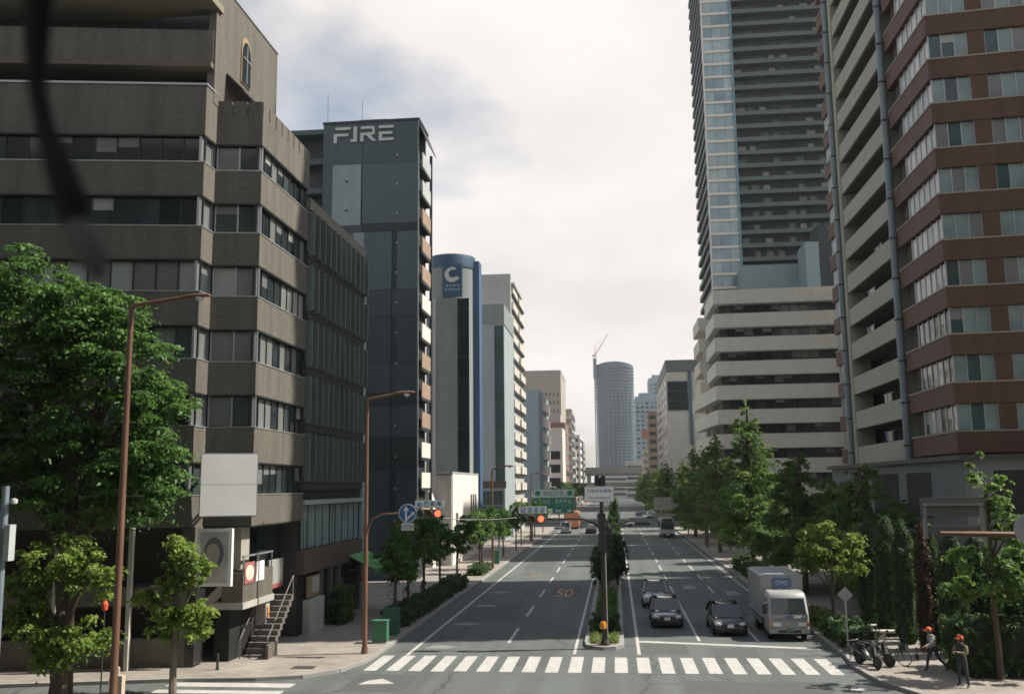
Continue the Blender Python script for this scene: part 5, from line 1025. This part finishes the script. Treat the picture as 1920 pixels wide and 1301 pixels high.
MB().tube([(0, 0, 0), (0, 0, 3.4), (0, 0, 8.0)], [.14, .12, .10], 12).build('pole', M('pole_dark', (.045, .043, .038), .6, .2, .2, 2, streak=.3), mpole, smooth=True)
MB().lathe([(.24, 0), (.24, .06), (.17, .25)], 12).build('base', M('pole_dark', (.075, .07, .062)), mpole)
MB().tube([(.13, -.1, .4), (.13, -.1, 5.0)], .022, 6).build('conduit', M('conduit_pale', (.45, .42, .36), .6), mpole)
MB().lathe([(.02, -.05), (.15, 0), (.17, .17), (.12, .32), (.02, .34)], 14, (-.08, -.14, .78)).build('amber_beacon', M('beacon', (.62, .26, .03), .4), mpole, smooth=True)
MB().tube([(0, 0, 5.2), (-.25, 0, 5.7), (-.9, 0, 6.0), (-3.9, 0, 6.02)], .05, 8).build('arm', dark_paint, mpole, smooth=True); MB().tube([(0, .1, 5.0), (.5, .1, 5.6), (1.4, .1, 5.9)], .045, 8).build('arm', dark_paint, mpole, smooth=True)
for z, h in ((5.9, .55), (4.6, .9), (5.55, .3)): MB().box(-.2, .17, -.2, .2, z-.18, z-.18+h).build('control_box', dark_paint, mpole)
sb2 = thing('hospital_signboard', 'white signboard with blue characters on top of the median pole', 'sign', (-.84, 47.72, 7.0))
MB().box(-.70, .70, -.03, .03, .04, .74).build('board', M('board_white', (.78, .79, .80), .6, 0, .06), sb2); MB().box(-.72, .72, -.02, .05, .0, .78).build('frame', steel, sb2)
text(sb2, '大阪中央病院', M('board_blue', (.06, .14, .30), .6), .205, (0, -.032, .53), extrude=.004, name='lettering')
glyphs(sb2, M('board_grey', (.30, .33, .38), .6), 8, -.55, .55, .14, .26, -.03, 9)
for k, xx in enumerate((-.1, .2)):
    s = thing('traffic_signal', 'rear of the %s dark upright signal above the white signboard' % ('left', 'right')[k], 'traffic light', (-.84+xx, 47.85, 7.8)); MB().xz([(-.1, 0), (.1, 0), (.12, .06), (.12, .44), (.08, .5), (-.08, .5), (-.12, .44), (-.12, .06)], -.1, .1).build('housing', dark_paint, s); MB().box(-.13, .13, .1, .26, .3, .34).build('visor', dark_paint, s)
sw = thing('span_wire', 'thin dark cable strung between the two red lights', 'cable', (-6.5, 46.4, 6.3)); MB().tube([(-1.7, -1.2, .05), (-.6, -.4, -.06), (.6, .45, -.08), (1.7, 1.3, -.02)], .018, 5).build('cable', dark_paint, sw)
# green direction sign on the left far away
gs = thing('green_direction_sign', 'green overhead direction sign over the left carriageway', 'road sign', (-9.9, 150, 0))
gg = M('sign_green', (.02, .17, .10), .5, 0, .06); gw2 = M('sign_pale', (.40, .47, .44), .6); by = 150
bx(gs, 'board', gg, -13.2, -9.5, by, by+.1, 4.3, 6.0); bx(gs, 'board', gg, -9.95, -6.6, by-.12, by-.02, 3.6, 6.0); bx(gs, 'header_board', gw2, -12.8, -6.5, by-.1, by-.01, 6.05, 7.3)
for x in (-12.2, -7.2): MB().lathe([(.42, 0), (.42, .03)], 20, (x+9.9, -.14, 6.72), 'y').build('route_badge', gg, gs)
glyphs(gs, M('sign_ink2', (.16, .20, .20), .6), 4, -11.4+9.9, -8.2+9.9, 6.35, 7.0, -.105, 12); glyphs(gs, gw2, 4, -12.9+9.9, -10.2+9.9, 5.0, 5.7, -.01, 13); glyphs(gs, gw2, 4, -9.6+9.9, -6.9+9.9, 5.15, 5.8, -.125, 14); glyphs(gs, M('sign_teal', (.10, .30, .24), .6), 4, -9.4+9.9, -7.0+9.9, 4.55, 5.0, -.125, 15)
bx(gs, 'arrow_patch', gw2, -9.5, -8.6, by-.15, by-.121, 3.8, 4.2); bx(gs, 'arrow_patch', gw2, -7.6, -7.0, by-.15, by-.121, 3.8, 4.2)
MB().tube([(-3.3, .3, .1), (-3.3, .3, 7.0)], .15, 10).build('post', steel, gs); MB().tube([(-3.3, .3, 6.2), (3.2, .3, 6.2)], .09, 8).build('beam', steel, gs)
tw = thing('overhead_sign', 'plain beige overhead board above the distant minibus', 'road sign', (8.0, 152, 0))
bx(tw, 'board', M('board_beige', (.36, .35, .30), .7), 5.8, 9.8, 152, 152.15, 3.9, 5.9); bx(tw, 'lower_bar', M('bar_beige', (.30, .28, .22), .7), 5.8, 9.6, 152, 152.1, 2.9, 3.4); MB().tube([(3.0, .1, .1), (3.0, .1, 6)], .12, 8).build('post', steel, tw); MB().tube([(3.0, .1, 4.9), (-2, .1, 4.9)], .08, 8).build('arm', steel, tw)
# right edge: sign arm reaching in from a post beyond the frame
ra = thing('sign_gantry', 'brown overhead arm with rear of sign panels at the right edge', 'road sign', (12.6, 27, .13))
MB().tube([(0, 0, 0), (0, 0, 6.6)], .14, 12).build('post', rust_pole, ra, smooth=True); MB().tube([(0, 0, 6.2), (-2.2, 0, 6.26), (-4.0, 0, 6.3)], [.085, .08, .07], 10).build('arm', rust_pole, ra, smooth=True)
rp = M('panel_back', (.17, .18, .16), .7, .2, .12, 2); 
MB().box(-4.4, -2.75, .15, .2, 6.75, 7.25).build('panel', rp, ra); MB().box(-4.3, -2.85, .15, .2, 6.28, 6.5).build('panel', rp, ra); MB().box(-4.35, -4.27, .1, .22, 6.2, 7.1).build('panel_stay', steel, ra); MB().box(-2.9, -2.82, .1, .22, 6.2, 7.1).build('panel_stay', steel, ra); MB().box(-4.36, -2.8, .08, .14, 7.03, 7.08).build('panel_rail', steel, ra)
MB().lathe([(.42, 0), (.42, .02)], 28, (-1.72, -.12, 6.4), 'y').build('round_sign_back', M('sign_back', (.52, .53, .54), .5, .3, .05), ra)
# left edge pole with signal backs
lp = thing('signal_pole', 'grey-blue signal pole cut by the left edge of the view', 'pole', (-19.95, 29.6, .0)); lpm = M('pole_bluegrey', (.20, .25, .28), .5, .3, .1, 2)
MB().tube([(0, 0, 0), (0, 0, 4), (0, 0, 8.0)], [.15, .13, .11], 12).build('pole', lpm, lp, smooth=True)
MB().box(-.55, -.12, -.3, .1, 5.2, 6.4).build('signal_housing', dark_paint, lp); MB().box(.16, .36, -.2, .12, 5.6, 6.75).build('signal_board', M('board_pale', (.42, .45, .45), .6), lp); MB().box(-.1, .2, -.06, .06, 6.2, 6.28).build('bracket', steel, lp); MB().box(-.35, .05, -.25, .1, 4.3, 5.1).build('control_box', dark_paint, lp); MB().lathe([(.02, -.1), (.1, -.06), (.11, .06), (.02, .1)], 10, (.32, 0, 7.5)).build('small_lamp', lampg, lp)
# diamond warning sign (rear) by the hedge
ds = thing('diamond_sign', 'pale diamond sign on a thin post by the clipped hedge', 'road sign', (10.42, 46.6, .13))
MB().tube([(0, 0, 0), (0, 0, 2.75)], .035, 8).build('post', alum, ds); MB().xz([(0, 2.2), (.36, 2.56), (0, 2.92), (-.36, 2.56)], -.05, -.03).build('plate', alum, ds)
# cabinets, bollards, sunlit-strip slabs, posts
def cabinet(label, x, y, w, d, h, mat):
    t = thing('utility_cabinet', label, 'cabinet', (x, y, .13), group='green cabinets by the corner lamp')
    MB().box(-w/2, w/2, -d/2, d/2, .08, h).build('body', mat, t); MB().box(-w/2-.03, w/2+.03, -d/2-.03, d/2+.03, h, h+.06).build('lid', mat, t); MB().box(-w/2+.03, w/2-.03, -d/2+.03, d/2-.03, 0, .08).build('plinth', concrete, t)
    MB().box(-w*.42, w*.42, -d/2-.015, -d/2, .18, h-.1).build('door', mat, t); MB().box(w*.28, w*.34, -d/2-.03, -d/2-.015, h*.5, h*.58).build('handle', dark_paint, t)
cg = M('cabinet_green', (.045, .16, .095), .55, 0, .1, 2)
cabinet('low green utility cabinet beside the corner street lamp', -11.95, 48.3, .72, .5, 1.05, cg); cabinet('taller green utility cabinet behind the low one', -11.95, 50.6, .8, .6, 1.35, M('cabinet_green2', (.03, .11, .075), .6, 0, .1, 2))
cabinet('small far green cabinet further along the left kerb', -12.2, 97, .7, .5, 1.3, cg)
def bollard(label, x, y, h=.85):
    t = thing('bollard', label, 'bollard', (x, y, .13), group='dark bollards'); MB().lathe([(.06, 0), (.06, h-.06), (.04, h)], 10).build('post', dark_paint, t, smooth=True); MB().lathe([(.09, 0), (.09, .04)], 10).build('base', dark_paint, t)
bollard('dark bollard on the lit corner near the brown office entrance', -17.3, 40.9, .7); bollard('dark bollard near the end of the pale strip slabs', 13.2, 47.6, 1.0); bollard('second dark bollard to the right beside the pale strip slabs', 14.4, 47.2, .9)
for i, (y, x0, x1) in enumerate(((55.5, 12.2, 14.2), (52.3, 12.4, 14.0), (50.4, 12.5, 15.2))):  # low slabs stand in for strips of sunlight on the flat paving
    t = thing('sunlit_strip_slab', '%s low pale slab standing in for a sunlit strip on the right footway' % ('farthest', 'middle', 'nearest')[i], 'sunlit_strip', ((x0+x1)/2, y, .13)); w = (x1-x0)/2
    MB().box(-w, w, -.25, .25, .32, .42).build('slab', M('sunlit_strip_pale', (.5, .47, .42), .8, 0, .08), t)
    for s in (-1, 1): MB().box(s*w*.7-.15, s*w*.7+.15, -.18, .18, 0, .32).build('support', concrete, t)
for i, (x, y) in enumerate(((12.6, 84), (13.3, 84.5))):
    t = thing('globe_post', '%s pale post with round white top behind the truck' % ('left', 'right')[i], 'post', (x, y, .13)); MB().lathe([(.06, 0), (.05, 2.1)], 8).build('post', steel, t); MB().lathe([(.03, 0), (.15, .08), (.18, .2), (.15, .32), (.03, .4)], 12, (0, 0, 2.1)).build('globe', lampg, t, smooth=True)
sh = thing('bus_shelter', 'small shelter with curved pale roof on the right footway', 'shelter', (12.6, 106, .13)); pts = [(-1.4, 2.5), (-1.3, 2.75), (-1.0, 2.9), (0, 3.02), (1.4, 3.08), (1.4, 2.98), (0, 2.92), (-1.0, 2.78), (-1.2, 2.68), (-1.3, 2.5)]
MB().xz(pts, -2, 2).build('roof', M('shelter_pale', (.55, .60, .58), .4), sh)
for yy in (-1.8, 1.8): MB().tube([(.9, yy, 0), (.9, yy, 3.0)], .05, 8).build('post', steel, sh)
MB().box(1.0, 1.04, -1.8, 1.8, .5, 2.6).build('glass_panel', glass_teal, sh)
pc = thing('marker_post', 'orange capped marker post in the small corner tree', 'post', (-19.3, 35.0, .13)); MB().lathe([(.03, 0), (.03, 3.2)], 8).build('post', dark_paint, pc); MB().lathe([(.03, 3.2), (.11, 3.25), (.12, 3.45), (.05, 3.62)], 10).build('cap', M('cap_red', (.65, .10, .05), .5), pc)
wb = thing('marker_post', 'short white and tan marker post beside the left street lamp', 'post', (-17.9, 33.6, .13)); MB().box(-.22, .22, -.12, .12, 0, 1.15).build('body', M('marker_tan', (.46, .38, .30), .7), wb); MB().lathe([(.14, -.13), (.14, -.12)], 14, (-.16, 0, .95), 'y').build('disc', white_metal, wb); MB().lathe([(.06, 1.15), (.06, 1.4), (.03, 1.45)], 8).build('knob', M('marker_tan', (.46, .38, .30)), wb)

# ------------------------------------------------------------------ parked two-wheelers
def torus(m, c, R_, r, n=24, k=6, axis='x'):
    path = [(c[0], c[1]+R_*math.cos(2*math.pi*i/n), c[2]+R_*math.sin(2*math.pi*i/n)) for i in range(n+1)]; return m.tube(path, r, k, False)
def scooter(label, loc, rz):
    t = thing('motor_scooter', label, 'scooter', loc, rz); dk = M('scooter_black', (.02, .022, .024), .35, 0, .1, 1, 0, .6)
    for y in (0, 1.25):
        w = torus(MB(), (0, y, .25), .2, .055).build('wheel', rubber, t, smooth=True); MB().lathe([(.02, -.05), (.15, -.03), (.15, .03), (.02, .05)], 12, (0, y, .25), 'x').build('rim', dark_paint, w)
    loft([[(-.2, .15, .3), (.2, .15, .3), (.17, .22, .95), (-.17, .22, .95)], [(-.19, .3, .28), (.19, .3, .28), (.15, .3, .95), (-.15, .3, .95)]], 'front_shield', dk, t, 1)
    loft([[(-.14, .3, .25), (.14, .3, .25), (.14, .3, .33), (-.14, .3, .33)], [(-.17, .6, .25), (.17, .6, .25), (.17, .6, .34), (-.17, .6, .34)], [(-.2, .75, .3), (.2, .75, .3), (.19, .75, .68), (-.19, .75, .68)], [(-.2, 1.3, .42), (.2, 1.3, .42), (.17, 1.3, .74), (-.17, 1.3, .74)], [(-.1, 1.55, .55), (.1, 1.55, .55), (.1, 1.55, .74), (-.1, 1.55, .74)]], 'body', dk, t, 1)
    loft([[(-.13, .68, .68), (.13, .68, .68), (.12, .68, .78), (-.12, .68, .78)], [(-.15, 1.45, .72), (.15, 1.45, .72), (.12, 1.45, .84), (-.12, 1.45, .84)]], 'seat', rubber, t, 1)
    MB().tube([(-.34, .3, 1.04), (-.15, .24, 1.0), (.15, .24, 1.0), (.34, .3, 1.04)], .02, 6).build('handlebar', trim, t); MB().tube([(0, 0, .25), (0, .2, .9), (0, .24, 1.0)], .03, 6).build('fork', steel, t)
    MB().lathe([(.02, -.02), (.09, 0), (.09, .08)], 12, (0, .12, .88), 'y').build('headlight', M('lamp_dim', (.14, .15, .15), .2, 0, .05, 1, 0, .6), t)
    for s in (-1, 1): MB().tube([(s*.24, .26, 1.02), (s*.3, .24, 1.22)], .01, 5).build('mirror_stem', trim, t); MB().box(s*.3-.06, s*.3+.06, .22, .25, 1.2, 1.29).build('mirror', trim, t)
    MB().box(-.13, .13, 1.5, 1.53, .4, .55).build('number_plate', plate_w, t); t.scale = (1.12,)*3; return t
def bicycle(label, loc, rz, lean=.08, col_=None):
    t = thing('bicycle', label, 'bicycle', loc, rz); t.rotation_euler = (0, lean, rz); fm = col_ or dark_paint
    for y in (0, 1.08):
        w = torus(MB(), (0, y, .33), .31, .022).build('wheel', rubber, t, smooth=True); sp = MB()
        for k in range(10): a = k*math.pi/5; sp.tube([(0, y, .33), (0, y+.3*math.cos(a), .33+.3*math.sin(a))], .004, 4)
        sp.build('spokes', M('spoke', (.10, .10, .10), .5, .5), w)
    m = MB()
    for a, b in (((0, .28, .72), (0, .46, .28)), ((0, .46, .28), (0, .78, .74)), ((0, .46, .28), (0, 1.08, .33)), ((0, 1.08, .33), (0, .74, .66)), ((0, .28, .66), (0, .72, .6)), ((0, 0, .33), (0, .28, .85))): m.tube([a, b], .02, 6)
    m.build('frame', fm, t); MB().box(-.08, .08, .68, .94, .82, .88).build('saddle', rubber, t); MB().tube([(0, .76, .7), (0, .79, .83)], .015, 5).build('seat_post', steel, t)
    MB().tube([(-.27, .42, .98), (-.1, .28, .98), (.1, .28, .98), (.27, .42, .98)], .014, 6).build('handlebar', steel, t)
    b = MB(); b.box(-.17, .17, -.12, .14, .66, .68); b.box(-.17, .17, -.12, -.1, .68, .9); b.box(-.17, .17, .12, .14, .68, .9); b.box(-.17, -.15, -.12, .14, .68, .9); b.box(.15, .17, -.12, .14, .68, .9); b.build('basket', dark_paint, t)
    MB().tube([(0, .46, .28), (.1, .5, .16)], .012, 5).build('pedal', steel, t)
sc = scooter('black motor scooter parked on the right corner facing the crossing', (10.6, 42.3, .13), R(18)); sc2 = scooter('second dark motor scooter parked behind the first one', (11.25, 42.9, .13), R(40))
bicycle('dark bicycle with basket parked beside the motor scooters', (11.9, 43.1, .13), R(48)); bicycle('dark bicycle leaning nearest the crossing stripes', (10.15, 43.4, .13), R(12), -.08, M('bike_grey', (.04, .045, .05), .5))
bicycle('distant bicycle parked under the left kerb trees', (-14.2, 70, .13), R(20)); bicycle('second distant bicycle on the left footway near the awning', (-14.6, 66.6, .13), R(95))

# ------------------------------------------------------------------ people
def person(label, loc, rz, J, colors, scale=1.0, extra=None):
    t = thing('person', label, 'person', loc, rz); t.scale = (scale,)*3
    names = list(J); E_l = [('pelvis', 'chest'), ('chest', 'neck'), ('neck', 'head'), ('head', 'crown'), ('chest', 'shL'), ('shL', 'elL'), ('elL', 'wrL'), ('chest', 'shR'), ('shR', 'elR'), ('elR', 'wrR'), ('pelvis', 'hipL'), ('hipL', 'knL'), ('knL', 'anL'), ('anL', 'toL'), ('pelvis', 'hipR'), ('hipR', 'knR'), ('knR', 'anR'), ('anR', 'toR')]
    rad = dict(pelvis=(.15, .11), chest=(.17, .115), neck=(.058, .058), head=(.085, .1), crown=(.07, .08), shL=(.075, .07), shR=(.075, .07), elL=(.048, .048), elR=(.048, .048), wrL=(.032, .032), wrR=(.032, .032), hipL=(.095, .1), hipR=(.095, .1), knL=(.062, .065), knR=(.062, .065), anL=(.042, .045), anR=(.042, .045), toL=(.04, .032), toR=(.04, .032))
    reg = {('pelvis', 'chest'): 1, ('chest', 'neck'): 1, ('neck', 'head'): 0, ('head', 'crown'): 0, ('chest', 'shL'): 1, ('shL', 'elL'): 2, ('elL', 'wrL'): 2, ('chest', 'shR'): 1, ('shR', 'elR'): 2, ('elR', 'wrR'): 2, ('anL', 'toL'): 4, ('anR', 'toR'): 4}
    P = {k: Vector(v) for k, v in J.items()}; R2 = dict(rad)
    for s in 'LR':                                                   # palm and five fingers of unequal length, slightly curled
        w, e = P['wr'+s], P['el'+s]; d = (w-e).normalized(); side = d.cross(Vector((0, 0, 1))); side = side.normalized() if side.length > .1 else Vector((1, 0, 0)); up = side.cross(d)
        P['pa'+s] = w+d*.07; R2['pa'+s] = (.034, .02); E_l.append(('wr'+s, 'pa'+s)); reg[('wr'+s, 'pa'+s)] = 0
        for i, (o_, l) in enumerate(((-.03, .06), (-.01, .075), (.01, .07), (.028, .055))):
            a, b = 'f%d%s' % (i, s), 'g%d%s' % (i, s); P[a] = P['pa'+s]+d*(.03+l*.4)+side*o_; P[b] = P[a]+d*l*.45-up*.02; R2[a] = R2[b] = (.009, .009); E_l += [('pa'+s, a), (a, b)]; reg[('pa'+s, a)] = reg[(a, b)] = 0
        P['th'+s] = w+d*.05+side*-.05-up*.015; R2['th'+s] = (.011, .011); E_l.append(('wr'+s, 'th'+s)); reg[('wr'+s, 'th'+s)] = 0
    names = list(P); me = bpy.data.meshes.new('b'); me.from_pydata([P[k] for k in names], [(names.index(a), names.index(b)) for a, b in E_l], [])
    ob = bpy.data.objects.new('b', me); col.objects.link(ob); ob.modifiers.new('k', 'SKIN'); sd = ob.modifiers.new('s', 'SUBSURF'); sd.levels = sd.render_levels = 2
    for i, k in enumerate(names): sv = me.skin_vertices[0].data[i]; sv.radius = R2[k]; sv.use_root = (k == 'pelvis')
    ev = bpy.data.meshes.new_from_object(ob.evaluated_get(bpy.context.evaluated_depsgraph_get())); bpy.data.objects.remove(ob)
    ev.materials.clear()
    for c in colors: ev.materials.append(c)
    A0 = np.array([P[a][:] for a, b in E_l]); B0_ = np.array([P[b][:] for a, b in E_l]); rg_ = [reg.get(e, 3) for e in E_l]
    for p in ev.polygons:
        c = np.array(p.center[:]); d = B0_-A0; tt = np.clip(((c-A0)*d).sum(1)/np.maximum((d*d).sum(1), 1e-9), 0, 1); q = np.linalg.norm(A0+d*tt[:, None]-c, axis=1); p.material_index = rg_[int(q.argmin())]; p.use_smooth = True
    body = bpy.data.objects.new('body', ev); col.objects.link(body); body.parent = t
    hd = P['head']
    cm = MB(); cm.lathe([(.118, -.005), (.122, .03), (.105, .085), (.06, .125), (.01, .135)], 16, (hd.x, hd.y, hd.z+.03)).box(hd.x-.075, hd.x+.075, hd.y-.2, hd.y-.08, hd.z+.028, hd.z+.045)
    cm.build('cap', M('cap_orange', (.62, .12, .04), .7, 0, .06), t, smooth=True)
    for s in (-1, 1):
        MB().lathe([(.002, -.02), (.02, 0), (.002, .02)], 8, (hd.x+s*.1, hd.y+.01, hd.z-.01)).build('ear', colors[0], t); MB().lathe([(.001, -.008), (.012, 0), (.001, .008)], 8, (hd.x+s*.035, hd.y-.098, hd.z+.005)).build('eye', trim, t)
    MB().add([(hd.x-.015, hd.y-.09, hd.z-.035), (hd.x+.015, hd.y-.09, hd.z-.035), (hd.x, hd.y-.125, hd.z-.03), (hd.x, hd.y-.095, hd.z+.015)], [(0, 1, 2), (0, 2, 3), (1, 3, 2), (0, 3, 1)]).build('nose', colors[0], t); MB().box(hd.x-.025, hd.x+.025, hd.y-.1, hd.y-.09, hd.z-.062, hd.z-.054).build('mouth', M('lip', (.25, .1, .08), .6), t)
    MB().lathe([(.08, -.09), (.104, -.03), (.108, .03)], 14, (hd.x, hd.y+.022, hd.z)).build('hair', trim, t, smooth=True)
    return t
skin = M('skin', (.42, .26, .18), .6, 0, .05); vest = M('vest_dark', (.025, .028, .028), .8, 0, .1); khaki = M('sleeve_khaki', (.20, .17, .11), .8, 0, .1); trs = M('trousers_dark', (.035, .04, .05), .85, 0, .1); shoe = M('shoe', (.03, .03, .03), .7); shirt = M('shirt_blue', (.22, .26, .30), .8, 0, .1); wsl = M('sleeve_white', (.52, .52, .50), .8, 0, .08)
st_ = dict(pelvis=(0, 0, .95), chest=(0, .0, 1.28), neck=(0, .0, 1.47), head=(.0, -.02, 1.6), crown=(0, -.02, 1.69), shL=(.19, 0, 1.40), elL=(.27, -.06, 1.14), wrL=(.10, -.26, 1.20), shR=(-.19, 0, 1.40), elR=(-.28, -.06, 1.14), wrR=(-.10, -.27, 1.16), hipL=(.1, 0, .9), knL=(.15, -.02, .5), anL=(.19, .02, .09), toL=(.22, -.12, .05), hipR=(-.1, 0, .9), knR=(-.13, -.02, .5), anR=(-.16, .02, .09), toR=(-.19, -.12, .05))
p2 = person('standing worker in red cap and dark vest, hands at the chest', (12.85, 38.9, .13), R(-55), st_, [skin, vest, khaki, trs, shoe], 1.1)
wk = dict(pelvis=(0, 0, .92), chest=(0, -.06, 1.25), neck=(0, -.10, 1.43), head=(0, -.14, 1.56), crown=(0, -.14, 1.65), shL=(.18, -.06, 1.36), elL=(.24, -.2, 1.12), wrL=(.2, -.42, 1.02), shR=(-.18, -.06, 1.36), elR=(-.25, .05, 1.1), wrR=(-.25, -.12, .9), hipL=(.09, 0, .88), knL=(.1, .18, .5), anL=(.1, .5, .18), toL=(.1, .44, .06), hipR=(-.09, 0, .88), knR=(-.1, -.2, .5), anR=(-.1, -.26, .09), toR=(-.1, -.4, .05))
p1 = person('walking worker in red cap and pale sleeves carrying a dark bag', (12.75, 41.9, .13), R(-80), wk, [skin, shirt, wsl, trs, shoe], 1.04)
bag = thing('shoulder_bag', 'dark rounded bag held low by the walking worker', 'bag', (12.1, 41.95, .55)); loft([[(-.05, -.14, .02), (.05, -.14, .02), (.05, -.12, .3), (-.05, -.12, .3)], [(-.1, 0, 0), (.1, 0, 0), (.08, 0, .33), (-.08, 0, .33)], [(-.05, .14, .02), (.05, .14, .02), (.05, .12, .3), (-.05, .12, .3)]], 'body', M('bag_dark', (.03, .028, .03), .8), bag, 2); MB().tube([(0, -.1, .3), (0, -.06, .55), (0, .06, .55), (0, .1, .3)], .012, 6).build('handle', M('bag_dark', (.03, .028, .03)), bag)

# ------------------------------------------------------------------ camera strap dangling beside the lens
K = .42                                                              # the strap hangs about 17 cm from the lens
cs = thing('camera_strap', 'blurred dark strap with pale tip dangling at upper left', 'strap', (-.268*K, .4*K, 7.8+.2*K))
MB().tube([(x*K, y*K, z*K) for x, y, z in [(.003, -.02, .36), (.0, -.01, .2), (-.002, 0, .05), (-.001, 0, .012), (.001, 0, -.012), (.0065, 0, -.032), (.015, 0, -.052), (.0215, 0, -.068), (.0235, 0, -.078)]], [r*K for r in [.0075, .0075, .0072, .0060, .0044, .0048, .0070, .0076, .0058]], 12).build('cord', M('strap_dark', (.010, .009, .008), .8, 0, .1), cs, smooth=True)
MB().tube([(x*K, y*K, z*K) for x, y, z in [(.022, 0, -.074), (.027, 0, -.084), (.033, 0, -.095), (.037, 0, -.103)]], [r*K for r in [.0046, .0066, .0068, .003]], 12).build('tip', M('strap_tip', (.12, .115, .11), .7, 0, .05), cs, smooth=True)

# ------------------------------------------------------------------ city haze
hz = MB().box(-1510, 1510, -310, 2910, -1.5, 170).build('haze', asphalt); hz.data.materials.clear()
hm = bpy.data.materials.new('haze'); hm.use_nodes = True; ht = hm.node_tree; ht.nodes.clear(); ho = N(ht, 'ShaderNodeOutputMaterial'); hv = N(ht, 'ShaderNodeVolumePrincipled')
hv.inputs['Color'].default_value = (.86, .91, .96, 1); hv.inputs['Density'].default_value = 0.00015; hv.inputs['Anisotropy'].default_value = 0.2; ht.links.new(hv.outputs[0], ho.inputs['Volume'])
hz.data.materials.append(hm); tag(hz, 'thin pale city haze', 'haze', None, 'stuff')
